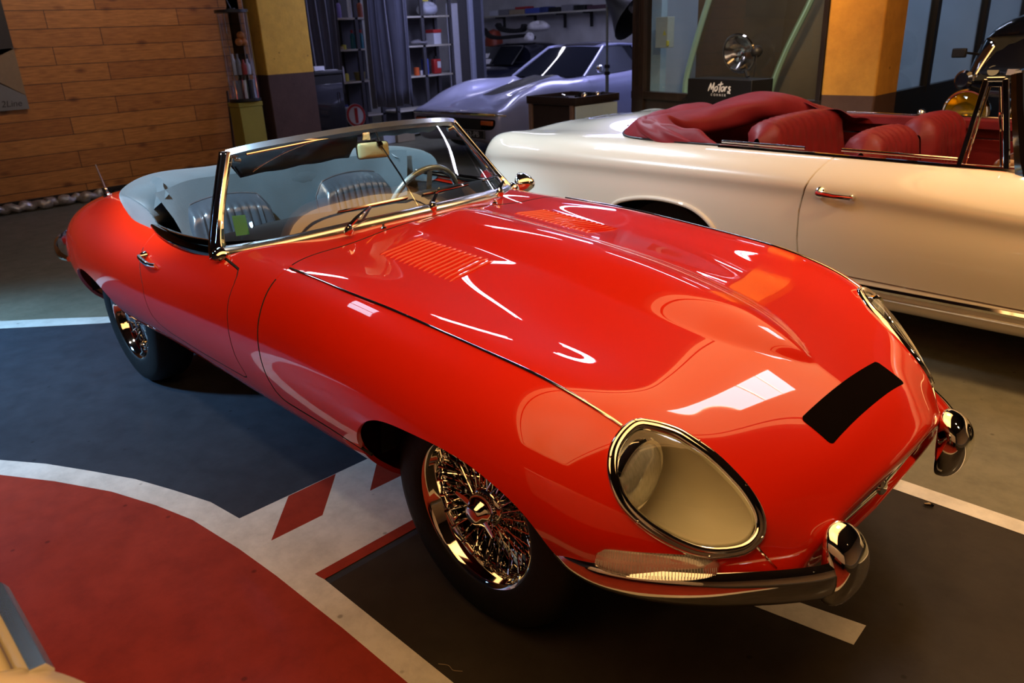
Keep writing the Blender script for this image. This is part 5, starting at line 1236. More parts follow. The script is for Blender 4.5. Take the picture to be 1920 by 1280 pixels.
# ---------------- tool cart
M_CART=mat('cart_dark_brown',(.030,.018,.014),rough=.5,noise=.3); M_CARTL=mat('cart_pale_side',(.55,.68,.68),rough=.5,noise=.06)
M_CPOST=mat('cart_post',(.22,.13,.09),rough=.5,noise=.2)
a=at(990,186,z=.86); b=at(1078,190,z=.86); c3=at(1102,170,z=.86)
ux=(b-a); L_=ux.length; ang_=math.atan2(ux.y,ux.x)
ct=thing('tool_cart','dark tool cart with pale side panel and open tool tray before the silver coupe','cart',((a.x),(a.y),0),ang_)
D_=.62
MB().box((L_/2,D_/2,.835),(L_+.02,D_+.02,.03)).build('tray',M_CART,ct,bevel=.004)
for (x,y,dx,dy) in ((L_/2,0,L_+.03,.02),(L_/2,D_,L_+.03,.02),(0,D_/2,.02,D_),(L_,D_/2,.02,D_)): MB().box((x,y,.855),(dx,dy,.075)).build('tray_edge',M_CART,ct,bevel=.004)
MB().box((L_/2,D_/2,.45),(L_-.04,D_-.04,.72)).build('cabinet_body',M_CART,ct,bevel=.006)
MB().box((L_-.004,D_/2,.45),(.02,D_-.02,.72)).build('side_panel',M_CARTL,ct,bevel=.004)
for x in (.03,L_-.05): MB().box((x,.008,.45),(.045,.03,.74)).build('corner_post',M_CPOST,ct,bevel=.004)
for x in (.06,L_-.06):
    for y in (.06,D_-.06): MB().lathe([(0,.02),(.045,.02),(.045,-.02),(0,-.02)],axis=(1,0,0),org=(x,y,.045),n=16).build('castor',M_RUB,ct)
rt=random.Random(21)
def inCart(x,y,z): v=Matrix.Rotation(ang_,3,'Z')@Vector((x,y,z)); return (v.x+a.x,v.y+a.y,v.z)
for k in range(7):
    x=.06+rt.random()*(L_-.16); y=.08+.42*k/6
    o=MB().tube([inCart(x,y,.868),inCart(x+.02,y+.01,.868),inCart(min(L_-.04,x+.13+.05*rt.random()),y+.02,.868)],[.012,.008,.006],n=8).build('hand_tool',M_CHR if k%2 else M_RUB,None)
    tag(o,'small hand tool lying in the tray of the tool cart','tool','hand tools in the cart tray')
for k,(x,y,r) in enumerate(((L_-.16,.30,.030),(L_-.10,.36,.028),(L_-.20,.40,.026),(L_-.13,.46,.03),(L_-.07,.48,.024),(L_-.24,.33,.022))):
    o=MB().lathe([(0,0),(r,0),(r,.045),(r*.7,.06),(0,.062)],org=inCart(x,y,.852),n=16).build('socket',M_CHR if k%3==0 else M_RUB,None); tag(o,'round socket in the cluster at the corner of the tool cart tray','socket','sockets in the cart tray')
# ---------------- lamp stand with black softbox
p=at(1138,206,y=6.2); p.z=0
ls=thing('light_stand','tall grey metal light stand with a black reflector in front of the silver coupe','lamp stand',(p.x,p.y,0))
MB().cyl((0,0,.12),(0,0,1.05),.022,n=12).build('lower_tube',mat('stand_grey',(.30,.36,.33),rough=.4,metal=.7,noise=.1),ls)
MB().cyl((0,0,1.0),(0,0,1.92),.015,n=12).build('upper_tube',MATS['stand_grey'],ls)
for z in (.98,1.06): MB().lathe([(.022,-.02),(.036,-.02),(.036,.02),(.022,.02)],org=(0,0,z),n=14).build('clamp_collar',M_BLK,ls)
for k in range(3):
    a2=2*PI*k/3+.4; MB().cyl((0,0,.55),(.42*math.cos(a2),.42*math.sin(a2),.012),.011,n=8).build('leg',MATS['stand_grey'],ls)
rf=MB(); rf.lathe([(.05,-.05),(.08,0),(.16,.16),(.30,.36),(.31,.37),(.30,.36),(.15,.16),(.0,.02)],axis=(.8,.1,-.55),org=(.06,0,1.82),n=20); rf.build('reflector',M_BLK,ls,ang=60)
MB().tube([(0,0,1.86),(.10,0,1.84),(.30,.02,1.72)],.018,n=10).build('lamp_arm',M_BLK,ls)
MB().lathe([(0,.06),(.04,.05),(.055,.0),(.04,-.05)],axis=(1,0,-.4),org=(.38,.02,1.70),n=18).build('lamp_bulb',mat('frosted_bulb',(.6,.65,.8),rough=.3,noise=.05),ls)
# ---------------- grey steel post between curtain and coupe
pg=at(887,120,y=7.1)
st=MB(); st.box((pg.x-.14,7.12,HC/2),(.30,.05,HC)); sp_=struct(st.build('trim_1',mat('post_dark_grey',(.085,.085,.10),rough=.6,noise=.1),smooth=False))
struct(MB().box((pg.x+.03,7.08,HC/2),(.05,.09,HC)).build('trim_2',mat('post_bright_edge',(.30,.33,.46),rough=.4,noise=.1),smooth=False))
struct(MB().box((pg.x+.15,7.14,HC/2),(.18,.05,HC)).build('trim_3',mat('post_slate',(.05,.055,.075),rough=.6,noise=.1),smooth=False))
# ---------------- curtains
M_CUR=mat('slate_curtain',(.085,.092,.14),rough=.9,noise=.15,nscale=5,sheen=.3)
def curtain(x,y0,y1,z0,label,seed,folds):
    r=random.Random(seed); rows=[]; n=folds*8; ph=[r.uniform(-.4,.4) for _ in range(folds+2)]
    for k in range(13):
        z=lerp(HC-.05,z0,k/12); amp=.055+.02*k/12; row=[]
        for i in range(n+1):
            t=i/n; f=t*folds; j=int(f); row.append((x+amp*math.sin(2*PI*f+ph[min(j,folds)])+.015*math.sin(f*1.7+k*.3),lerp(y0,y1,t)+.02*math.sin(4*PI*f)+.012*math.sin(k*.5+f),z+.015*math.sin(f*2)))
        rows.append(row)
    return tag(MB().grid(rows).build('curtain',M_CUR,None,ang=180,solid=.006),label,'curtain')
curtain(-8.86,4.20,4.86,.78,'slate grey curtain hanging beside the ochre column',4,5)
curtain(-8.35,4.95,5.70,.56,'wide slate blue curtain hanging between the two shelf units',9,5)
# ---------------- shelf units
M_BOARD=mat('shelf_board',(.50,.48,.42),rough=.6,noise=.15,nscale=6,stretch=(1,6,1)); M_UPR=mat('shelf_upright',(.05,.05,.06),rough=.6,noise=.1)
def shelfunit(y0,y1,label,zs,ups):
    t=thing('shelf_unit',label,'shelves',(-9.2,(y0+y1)/2,0)); hy=(y1-y0)/2
    for z in zs: MB().box((0,0,z-.013),(.42,y1-y0,.026)).build('shelf_board',M_BOARD,t,bevel=.002)
    for u in ups:
        for x in (.19,-.19): MB().box((x,u,1.2),(.04,.06,2.4)).build('upright',M_UPR,t,bevel=.002)
    MB().box((-.215,0,1.2),(.012,y1-y0,2.4)).build('back_panel',M_UPR,t)
    return t
ZS=(1.80,1.37,.92,.42,.06)
shelfunit(4.30,5.62,'left shelf unit of cans and bottles, seen between two slate curtains',ZS,(-.63,.30,.63))
shelfunit(5.85,7.10,'right shelf unit with red canister, seen beside the grey steel post',ZS,(-.60,.02,.60))
XS=-9.10
def onShelf(px,z): q=at(px,10,x=XS); # y from pixel column at shelf height
def shy(px,py): return at(px,py,x=XS).y
def bottle(px,py,z,r,h,m,label,capm=None,cat='bottle',group=None,square=False,neck=True):
    y=shy(px,py); z=z+.002; t=thing('bottle' if cat=='bottle' else cat.replace(' ','_'),label,cat,(XS,y,z),0,group)
    if square: MB().box((0,0,h*.42),(r*1.3,r*2,h*.84)).build('bottle_body',m,t,bevel=r*.25)
    else: MB().lathe([(0,0),(r,0),(r,h*.66),(r*.8,h*.76),(r*.35,h*.84),(r*.35,h*.9),(0,h*.9)] if neck else [(0,0),(r,0),(r,h*.97),(r*.9,h),(0,h)],n=16).build('bottle_body',m,t,ang=50)
    if capm: MB().lathe([(0,h*.84),(r*.5,h*.84),(r*.5,h),(0,h)],n=12).build('cap',capm,t)
    return t
C_=lambda n,c,r=.4: mat(n,c,rough=r,noise=.08,nscale=20)
W_=C_('bottle_white',(.62,.65,.75)); TE=C_('bottle_teal',(.02,.16,.20)); RD=C_('bottle_red',(.42,.03,.03)); BL=C_('bottle_blue',(.06,.10,.45)); YE=C_('cap_yellow',(.60,.55,.08)); PU=C_('bottle_violet',(.20,.16,.45)); OR=C_('orange_plastic',(.65,.12,.03)); BK=M_BLK; TN=C_('carton_tan',(.38,.30,.20),.8); GY=C_('grey_plastic',(.22,.22,.25)); OLV=C_('carton_olive',(.20,.17,.06),.8)
zt1,zt2,zt3=1.80,1.37,.92
bottle(625,20,zt1,.045,.30,W_,'white spray bottle on the top shelf, left of the violet one',W_)
bottle(635,20,zt1,.035,.24,PU,'violet bottle on the top left shelf beside the white spray bottle',BK)
bottle(655,15,zt1,.03,.36,W_,'tall thin white bottle on the top left shelf by the upright',W_)
bottle(675,20,zt1,.04,.24,C_('bottle_rust',(.30,.07,.03)),'rust red bottle on the top left shelf beside the wide curtain',BK)
for k,px in enumerate((661,669,677)): bottle(px,75,zt2,.033,.26,TE,('left','middle','right')[k]+'most of the three teal bottles with red caps on the second shelf',RD,group=None)
for k,(px,w_) in enumerate(((640,.05),(645,.06))): 
    y=shy(px,90); tag(MB().lathe([(0,0),(.035,0),(.035,.04+.02*k),(0,.045+.02*k)],org=(XS,y,zt2+.002),n=14).build('tin',YE if k else TN,None),('small tan tin','small yellow tin')[k]+' on the second shelf left of the teal bottles','tin')
bottle(639,130,zt3,.05,.28,W_,'white bottle with yellow cap on the third shelf beside the black cabinet',YE)
bottle(650,140,zt3,.030,.14,YE,'low yellow bottle on the third shelf behind the upright',BK)
y=shy(675,143); tag(MB().lathe([(0,0),(.07,0),(.09,.12),(.085,.12),(.066,.01),(0,.01)],org=(XS,y,zt3+.002),n=18).build('basket',OLV,None),'small olive basket on the third shelf under the teal bottles','basket')
for k,px in enumerate((645,646)): bottle(px,160,.42,.05,.17+.25*k*0,W_ if k==0 else BL,('white','blue')[k]+' canister on the low shelf beside the black cabinet',BL) if k==0 else None
y=shy(654,213); t=thing('round_sign','round red and white sign board leaning on the low left shelf','sign',(-8.92,y,.44))
MB().lathe([(0,0),(.17,0),(.17,.012),(0,.012)],axis=(1,0,.1),org=(0,0,.0),n=32).build('sign_disc',W_,t)
MB().lathe([(.13,.013),(.165,.013),(.165,.018),(.13,.018)],axis=(1,0,.1),org=(0,0,.0),n=32,closed=True).build('sign_ring',RD,t)
MB().box((.02,0,0),(.008,.05,.22)).build('sign_bar',RD,t)
y=shy(690,231); tag(MB().box((-8.75,y+.05,.10),(.22,.22,.20)).build('carton',W_,None,bevel=.004),'small white carton on the floor below the wide curtain','box')
y=shy(717,228); tag(MB().box((-8.70,y+.05,.12),(.25,.33,.24)).build('carton',TN,None,bevel=.004),'tan carton on the floor right of the white carton','box')
# right unit contents
q=shy(800,20); wavy('plastic_bag',XS,q,zt1+.006,.30,.34,.17,C_('bag_grey',(.42,.45,.55),.3),'crumpled pale plastic bag on the top shelf of the right unit','bag',12)
tag(MB().box((XS,shy(796,14),zt1+.235),(.05,.14,.05)).build('sponge',YE,None,bevel=.01),'yellow sponge on top of the pale plastic bag','sponge')
tag(MB().box((XS-.05,shy(817,75),zt2+.087),(.2,.15,.17)).build('carton',W_,None,bevel=.004),'white carton with red top on the second shelf of the right unit','box')
tag(MB().box((XS-.05,shy(817,66),zt2+.20),(.2,.17,.05)).build('flat_box',RD,None,bevel=.004),'flat red box lying on the white carton of the right shelf unit','box')
wavy('rags',XS,shy(785,80),zt2+.006,.25,.34,.07,GY,'heap of grey rags on the second shelf of the right unit','cloth',15)
tag(MB().box((XS-.08,shy(810,60),zt2+.0+.25),(.10,.12,.0+.50)).build('machine_box',BK,None,bevel=.01),'tall black machine box on the second shelf of the right unit','box') if False else None
bottle(797,125,zt3,.06,.24,BL,'blue tin with coloured label on the third shelf of the right unit',None,cat='can',neck=False)
_cn=bottle(818,122,zt3,.075,.27,RD,'red fuel canister with white label on the third shelf',BK,cat='canister',square=True); MB().box((.05,.02,.14),(.008,.07,.10)).build('label_card',W_,_cn)
bottle(781,132,zt3,.045,.12,OR,'orange jar on the third shelf of the right unit',None,cat='jar',neck=False)
bottle(790,134,zt3,.025,.07,W_,'small white cup between the orange jar and blue tin',None,cat='cup',neck=False)
tag(MB().box((XS-.10,shy(812,99),zt3+.33),(.12,.36,.12)).build('carton',OLV,None,bevel=.004),'olive carton on the third shelf behind the red canister','box') if False else None
# leaning white board by the post
tag(MB().box((-9.6,at(850,70,x=-9.6).y+.1,1.0),(.03,.45,2.0)).build('white_board',C_('board_white',(.5,.52,.6),.8),None),'tall white board leaning on the wall behind the grey steel post','board')
# ---------------- black cabinet next to column
pb=at(577,135,x=-8.26); pb2=at(642,132,x=-8.26); hb=pb.z
bn=thing('black_cabinet','tall black cabinet with papers on top beside the ochre column','cabinet',(-8.50,(pb.y+pb2.y)/2,0))
wB=pb2.y-pb.y
MB().box((0,0,hb/2-.02),(.46,wB-.02,hb-.07)).build('cabinet_body',M_BLK,bn,bevel=.012)
MB().box((0,0,hb-.03),(.50,wB,.05)).build('cabinet_top',M_BLK,bn,bevel=.012)
MB().box((.235,0,hb*.45),(.015,wB-.06,hb*.8)).build('cabinet_door',mat('gloss_black',(.012,.012,.014),rough=.2,coat=.8,noise=.1),bn,bevel=.004)
MB().tube([(.25,wB*.3,hb*.62),(.27,wB*.3,hb*.62),(.27,wB*.3,hb*.74),(.25,wB*.3,hb*.74)],.006,n=6).build('cabinet_handle',M_DCHR,bn)
ytop=(pb.y+pb2.y)/2
tag(MB().box((-8.42,ytop-.05,hb+.03),(.16,.18,.055),Matrix.Rotation(.2,3,'Z')).build('leaflet_stack',W_,None,bevel=.003),'stack of white leaflets on top of the black cabinet','papers')
tag(MB().box((-8.36,ytop+.13,hb+.001),(.14,.20,.006),Matrix.Rotation(-.3,3,'Z')).build('paper_sheet',W_,None),'flat white sheet on the black cabinet, right of the leaflet stack','paper')
t=thing('spray_bottle','white spray bottle with black trigger on the black cabinet beside the ochre column','bottle',(-8.40,pb.y+.05,hb-.003))
MB().lathe([(0,0),(.036,0),(.036,.15),(.014,.20),(.014,.23),(0,.23)],n=16).build('bottle_body',W_,t); MB().box((.0,.01,.245),(.03,.075,.03)).build('trigger_head',M_BLK,t,bevel=.006)
MB().lathe([(.037,.10),(.037,.16),(.0365,.16),(.0365,.10)],n=16,closed=True).build('label_band',OR,t)
# ---------------- glass display case on olive plinth
z0=.885; xv=-7.50
yl=at(447,190,x=xv).y; yr=at(500,188,x=xv).y; z0=at(473,190,x=xv).z; z1=at(460,22,x=xv).z; yc=(yl+yr)/2; rV=(yr-yl)/2; xc=xv-rV
t=thing('display_plinth','tall olive green plinth below the glass display case','plinth',(xc,yc-.01,0))
MB().box((0,0,z0/2-.03),(rV*1.5,rV*1.62,z0-.06)).build('plinth_body',mat('olive_paint',(.36,.31,.05),rough=.6,noise=.2,nscale=4),t,bevel=.006)
MB().box((0,0,z0-.033),(rV*1.55,rV*1.7,.05)).build('plinth_cap',MATS['olive_paint'],t,bevel=.004)
t=thing('display_case','tall cylindrical glass display case with dark rims standing on the olive plinth','display case',(xc,yc,z0))
H_=z1-z0
MB().lathe([(0,0),(rV*1.02,0),(rV*1.02,.03),(0,.03)],n=40).build('base_ring',M_BLK,t); MB().lathe([(0,H_),(rV*1.04,H_),(rV*1.04,H_+.03),(0,H_+.03)],n=40).build('top_ring',M_BLK,t)
MB().lathe([(rV*.98,.03),(rV*.98,H_)],n=48).build('glass_wall',glassmat('case_glass',(.82,.84,.84)),t)
for zz in (.30,.62): MB().lathe([(0,H_*zz),(rV*.95,H_*zz),(rV*.95,H_*zz+.008),(0,H_*zz+.008)],n=36).build('case_shelf',glassmat('shelf_glass',(.75,.8,.8)),t)
for a3 in (.6,2.2,3.8,5.3): MB().cyl((rV*.97*math.cos(a3),rV*.97*math.sin(a3),.03),(rV*.97*math.cos(a3),rV*.97*math.sin(a3),H_),.006,n=6).build('case_rod',M_CHR,t)
rv=random.Random(2)
def incase(a3,r,zf): return (xc+rV*r*math.cos(a3),yc+rV*r*math.sin(a3),z0+H_*zf+.009)
for k,(a3,col) in enumerate(((-.1,OR),(.7,OR),(.3,OR))):
    p=incase(a3,.5,.62); r=.042; 
    o=MB().sphere((p[0],p[1],p[2]+r+(.07 if k==2 else 0)),r,12).build('orange_ball',C_('orange_matt',(.60,.20,.05)),None); tag(o,('left lower','right lower','upper')[k]+' ball of the three orange balls in the display case','ball')
for k in range(5):
    a3=-1.2+k*.6; p=incase(a3,.55,.30); h_=.16+.07*rv.random()
    o=MB().lathe([(0,0),(.028,0),(.03,h_*.6),(.012,h_*.8),(.012,h_),(0,h_)],org=p,n=12).build('miniature_bottle',(W_,GY,RD,W_,BK)[k],None); tag(o,('white','grey','red','second white','black')[k]+' miniature bottle on the lower glass shelf of the display case','bottle')
for k in range(6):
    a3=-1.3+k*.5; p=incase(a3,.6,.031/H_); h_=.20
    o=MB().box((p[0],p[1],p[2]+h_/2-.006),(.05,.03,h_),Matrix.Rotation(a3,3,'Z')).build('standing_booklet',(W_,GY,W_,BK,GY,W_)[k],None); tag(o,'slim booklet standing on the floor of the display case','booklet','booklets in the display case')
# small lamp and figure on top of the case
t=thing('desk_lamp','dark clip lamp standing on top of the glass display case','lamp',(xc,yc,z0+H_+.03))
MB().lathe([(0,0),(.05,0),(.05,.015),(0,.02)],n=20).build('lamp_base',M_BLK,t); MB().tube([(0,0,.015),(0,-.04,.12),(0,.0,.20)],.007,n=8).build('lamp_arm',M_BLK,t)
MB().lathe([(.015,0),(.03,.02),(.055,.09),(.05,.09),(.02,.02)],axis=(.3,-.8,-.4),org=(0,.02,.20),n=20).build('lamp_shade',M_DCHR,t)
# ---------------- poster on the wood wall
pa=at(12,0,x=-7.96); pb_=at(55,203,x=-7.96)
mb=MB(); py1=pb_.y; 
t=thing('poster','large dark and grey poster with slanted bands on the wood wall','poster',(-7.96,py1-.55,1.0))
MB().box((0,-.15,.75),(.012,1.40,1.52)).build('poster_sheet',mat('poster_grey',(.16,.16,.165),rough=.5,noise=.06),t)
def pp(pts,m,name,x=.0075): mb=MB(); mb.add([(x,a_,b_) for a_,b_ in pts],[tuple(range(len(pts)))]); return mb.build(name,m,t,smooth=False)
pp([(-.85,.47),(.55,.57),(.55,1.51),(-.85,1.51)],mat('poster_black',(.02,.018,.02),rough=.4,noise=.1),'poster_dark_field')
pp([(-.85,.35),(.20,.42),(.55,.56),(.55,.12),(.10,.43),(-.85,1.0)],mat('poster_beige',(.22,.15,.09),rough=.5,noise=.1),'poster_beige_band',.0072)
pp([(.13,.44),(.20,.44),(.50,.10),(.46,.10)],mat('poster_bright',(.8,.75,.68),rough=.4,noise=.05),'poster_highlight',.0078) if False else None
text_mesh('2Line',.085,MATS['poster_black'],'poster_lettering',t,(.0078,.40,.05),(PI/2,0,PI/2),depth=.0006,shear=.2)
# ---------------- wall shelf at the back of the workshop with boxes
YW=11.05
pl=at(905,24,y=YW); pr_=at(1195,20,y=YW); zs=at(1050,22,y=YW).z
t=thing('wall_shelf','long wall shelf on brackets at the back of the workshop','shelf',((pl.x+pr_.x)/2,YW,zs))
MB().box((0,0,-.015),(pr_.x-pl.x+2.2,.34,.03)).build('shelf_board',M_BOARD,t)
for px in (944,1002,1058,1108,1160):
    x=at(px,30,y=YW+.1).x-t.location.x; MB().box((x,.12,-.17),(.06,.03,.28)).build('bracket',M_BLK,t); MB().box((x,.0,-.045),(.05,.26,.03)).build('bracket',M_BLK,t)
items=[(925,940,10,20,W_,'glass jar row piece at the left end of the wall shelf','jar'),(942,960,9,20,GY,'grey tool box on the wall shelf beside the jar','box'),(962,990,10,19,TN,'tan carton on the wall shelf under the red box','box'),(992,1018,9,19,BL,'blue box on the wall shelf, left one of two','box'),(1020,1034,8,19,C_('box_navy',(.03,.05,.2)),'navy box on the wall shelf beside the blue box','box'),(1036,1056,11,20,BK,'low black case on the wall shelf','case'),(1060,1080,8,20,GY,'grey radio on the wall shelf with round speaker','radio'),(1084,1104,9,19,BK,'black case right of the grey radio on the wall shelf','case'),(1108,1150,11,19,C_('box_plum',(.08,.04,.06)),'long dark plum box on the wall shelf','box'),(1168,1190,8,19,C_('box_brown',(.16,.09,.05)),'brown carton at the right end of the wall shelf','box')]
for x0,x1,y0,y1,m,lb,ct_ in items:
    A_=at(x0,y1,y=YW); B_=at(x1,y1,y=YW); h_=at(x0,y0,y=YW).z-at(x0,y1,y=YW).z
    nm={'jar':'jar','radio':'radio','case':'storage_case'}.get(ct_,'storage_box')
    o=MB().box(((A_.x+B_.x)/2,YW,zs+h_/2),(abs(B_.x-A_.x),.26,h_)).build(nm,m,None,bevel=.01); tag(o,lb,ct_)
hT=at(976,10,y=YW).z-at(976,19,y=YW).z
o=MB().box((at(983,7,y=YW).x,YW,zs+hT+.027),(.34,.24,.05)).build('storage_box',RD,None,bevel=.008); tag(o,'flat red box lying on the tan carton of the wall shelf','box')
# red tank by the wall left
q=at(925,55,y=10.9); t=tag(MB().lathe([(0,.0),(.20,.0),(.20,1.05),(.14,1.2),(0,1.24)],org=(q.x,10.9,0.),n=24).build('gas_cylinder',C_('cylinder_red',(.40,.06,.03)),None),'red gas cylinder standing against the back wall left of the dark saloon','cylinder'); t.scale=(1,1,1.28)
# ---------------- showroom: sign box, big headlamp, meter box, pale van screen
zb_=.86; 
qa=onW(.27,zb_); 
A_=at(1290,147,y=4.45); B_=at(1410,151,y=4.30); zbx=A_.z
bx=thing('sign_box','black sign box lettered Motors Corner in front of the showroom window','sign',((A_.x+B_.x)/2,(A_.y+B_.y)/2,0),math.atan2(B_.y-A_.y,B_.x-A_.x))
Lb=(B_-A_).length; hb2=.20
MB().box((0,.13,zbx-hb2/2),(Lb,.26,hb2)).build('box_body',mat('sign_black',(.008,.008,.009),rough=.45,noise=.1),bx,bevel=.004)
M_LET=mat('lettering_white',(.75,.75,.75),rough=.5,noise=.03)
# hand-brushed lettering built from strokes
def stroke(P,w_,name='lettering'):
    pts=[(p[0],-.0025,p[1]) for p in catmull(P,5)]
    return pts,w_
G_={'M':[[(-.0,0),(.018,.055),(.034,.10)],[(.034,.10),(.036,.06),(.040,.02)],[(.040,.02),(.058,.06),(.078,.108)],[(.078,.108),(.070,.05),(.064,-.018)]],
 'o':[[(.03,.062),(.008,.045),(.006,.012),(.022,.006),(.040,.030),(.040,.056),(.028,.062)]],
 't':[[(.045,.12),(.030,.06),(.018,-.012)],[(.0,.078),(.03,.088),(.066,.094)]],
 'r':[[(.012,.062),(.006,.03),(.002,.0)],[(.005,.035),(.022,.058),(.036,.060)]],
 's':[[(.040,.062),(.020,.058),(.018,.040),(.034,.028),(.026,.008),(.0,.004)],[(.0,-.014),(.020,-.012),(.040,-.016)]]}
x_=-.13
mb=MB()
for ch,adv in (('M',.082),('o',.046),('t',.040),('o',.048),('r',.038),('s',.05)):
    for P_ in G_[ch]:
        pts=[(x_*.86+p[0]*.86,-.0022,zbx-.098+p[1]*.66) for p in catmull(P_,5)]; n_=len(pts)
        mb.tube(pts,[1-.35*abs(2*i/(n_-1)-1)**2 for i in range(n_)],prof=[(-.0062,-.001),(-.0062,.001),(.0062,.001),(.0062,-.001)],up=(0,-1,0))
    x_+=adv
mb.build('lettering',M_LET,bx,smooth=False)
text_mesh('CORNER',.027,M_LET,'small_lettering',bx,(.005,-.0015,zbx-.128),(PI/2,0,0),depth=.0005,space=1.9)
hl_=thing('display_headlamp','large old black and chrome car headlamp standing on the sign box','headlamp',tuple(bx.location[:2])+(zbx+.014,),bx.rotation_euler.z)
qc=at(1372,103,y=4.45)
lx=.10; rL=.160
ax=Vector((.10,-1,-.24)).normalized()
MB().lathe([(0,-.16),(.03,-.155),(.075,-.12),(.115,-.05),(rL,.0)],axis=ax,org=(lx,.12,.185),n=36).build('lamp_shell',M_BLK,hl_,ang=60)
MB().lathe([(rL,-.01),(rL+.006,0),(rL,.012),(rL-.012,.012)],axis=ax,org=(lx,.12,.185),n=36).build('lamp_rim',M_CHR,hl_)
MB().lathe([(0,.045),(.06,.038),(.10,.022),(rL-.012,.008)],axis=ax,org=(lx,.12,.185),n=36).build('lamp_lens',glassmat('lens_clear',(.85,.85,.85)),hl_)
MB().lathe([(0,-.09),(.05,-.075),(.10,-.03),(rL-.014,.004)],axis=ax,org=(lx,.12,.185),n=36).build('lamp_mirror',M_REFL,hl_)
MB().lathe([(0,.02),(.025,.01),(.028,-.02),(.02,-.05)],axis=ax,org=(lx,.10,.15),n=16).build('lamp_bulb',M_CHR,hl_)
MB().sphere((lx+.15,.16,.20),.05,10).build('lamp_connector',M_BLK,hl_)
MB().tube([(lx+.17,.14,.20),(lx+.19,.12,.10),(lx+.17,.12,.0)],.005,n=6).build('lamp_cable',M_BLK,hl_)
MB().tube([(lx+.05,.16,.06),(lx+.08,.16,.0)],.02,n=8).build('lamp_foot',M_BLK,hl_)
# fuse box on a pale pillar
struct(MB().box((at(1229,80,y=6.6).x,6.6,HC/2),(.24,.12,HC)).build('trim_4',mat('pale_blue_pillar',(.42,.58,.66),rough=.6,noise=.08),smooth=False))
q=at(1250,40,y=6.45)
t=thing('fuse_box','grey green electric fuse box with warning triangle seen through the showroom window','fuse box',(q.x,6.42,q.z-.12))
MB().box((0,0,0),(.17,.14,.34)).build('box_body',C_('fusebox_grey',(.42,.47,.42)),t,bevel=.006)
mb=MB(); mb.add([(.02,-.074,-.03),(.07,-.074,-.03),(.045,-.074,.03)],[(0,1,2)]); mb.build('warning_triangle',YE,t,smooth=False)
MB().box((.085,-.06,-.12),(.03,.03,.06)).build('padlock',YE,t,bevel=.006)
# pale van with big screen inside the showroom
M_MINT=mat('mint_paint',(.42,.66,.56),rough=.25,coat=1,noise=.03)
vn=thing('van','mint green van front with a large curved windscreen behind the showroom window','van',(-3.42,6.15,0),math.radians(-13))
sc_=catmull([(-.55,.55),(-.56,.86),(-.46,1.20),(-.30,1.62),(-.12,2.02)],6)
MB().tube([(x,-.02*i*0,z) for i,(x,z) in enumerate(sc_)],1.,prof=[(-.018,-.03),(-.028,0),(-.018,.03),(.018,.03),(.028,0),(.018,-.03)],up=(0,-1,0)).build('screen_pillar',M_MINT,vn)
sc2=catmull([(.60,.55),(.66,.88),(.80,1.22),(1.02,1.62),(1.22,2.02)],6)
MB().tube([(x,.05,z) for x,z in sc2],1.,prof=[(-.018,-.03),(-.028,0),(-.018,.03),(.018,.03),(.028,0),(.018,-.03)],up=(0,-1,0)).build('screen_pillar',M_MINT,vn)
MB().grid([[ (lerp(a_[0],b_[0],t_),-.04*math.sin(PI*t_)+.02,lerp(a_[1],b_[1],t_)) for t_ in np.linspace(0,1,9)] for a_,b_ in zip(sc_,sc2)]).build('screen_glass',glassmat('van_glass',(.62,.58,.52)),vn,ang=180)
MB().box((0,.05,.42),(1.25,.16,.62)).build('van_nose',M_MINT,vn,bevel=.05,seg=3)
MB().box((.18,.62,1.05),(2.4,.05,2.1)).build('bulkhead',mat('brown_lining',(.20,.15,.10),rough=.7,noise=.35,nscale=1.5),vn)
MB().box((.20,.35,.15),(1.5,.6,.3)).build('van_floor',M_UNDER,vn)
wavy('loose_parts',-2.2,5.6,.72,.75,.4,.22,GY,'heap of grey parts behind the glass right of the sign box','parts',31) if False else None
t=tag(MB().box((-2.1,5.5,.36),(1.1,.5,.72)).build('display_counter',C_('counter_grey',(.16,.17,.18)),None,bevel=.01),'low grey counter behind the showroom glass at the right','counter')
# ---------------- black vintage car on the right behind the cream convertible
vx=thing('vintage_car','black vintage car with yellow headlamps behind the cream convertible','car',(.38,3.98,0))
M_BKP=mat('black_blue_paint',(.008,.009,.016),rough=.18,coat=1,noise=.05)
def vs_(y,hw,z0,z1,e=.5,tum=0.,cx=0.): return supersec(cx,y,hw,z0,z1,32,e,tum)
bodybox('body_shell',[vs_(y,w_,.35,z) for y,w_,z in ((.18,.34,.80),(.22,.40,.93),(.5,.52,1.0),(.9,.72,1.02),(1.6,.78,1.02),(3.0,.78,1.0),(3.5,.6,.9))],M_BKP,vx)
bodybox('cabin',[vs_(y,w_,.95,z+.05,.45,.06,-.14) for y,w_,z in ((.42,.72,1.10),(.60,.735,1.36),(.72,.735,1.42),(1.1,.74,1.46),(2.2,.74,1.47),(2.9,.68,1.35),(3.1,.6,1.2))],M_BKP,vx)
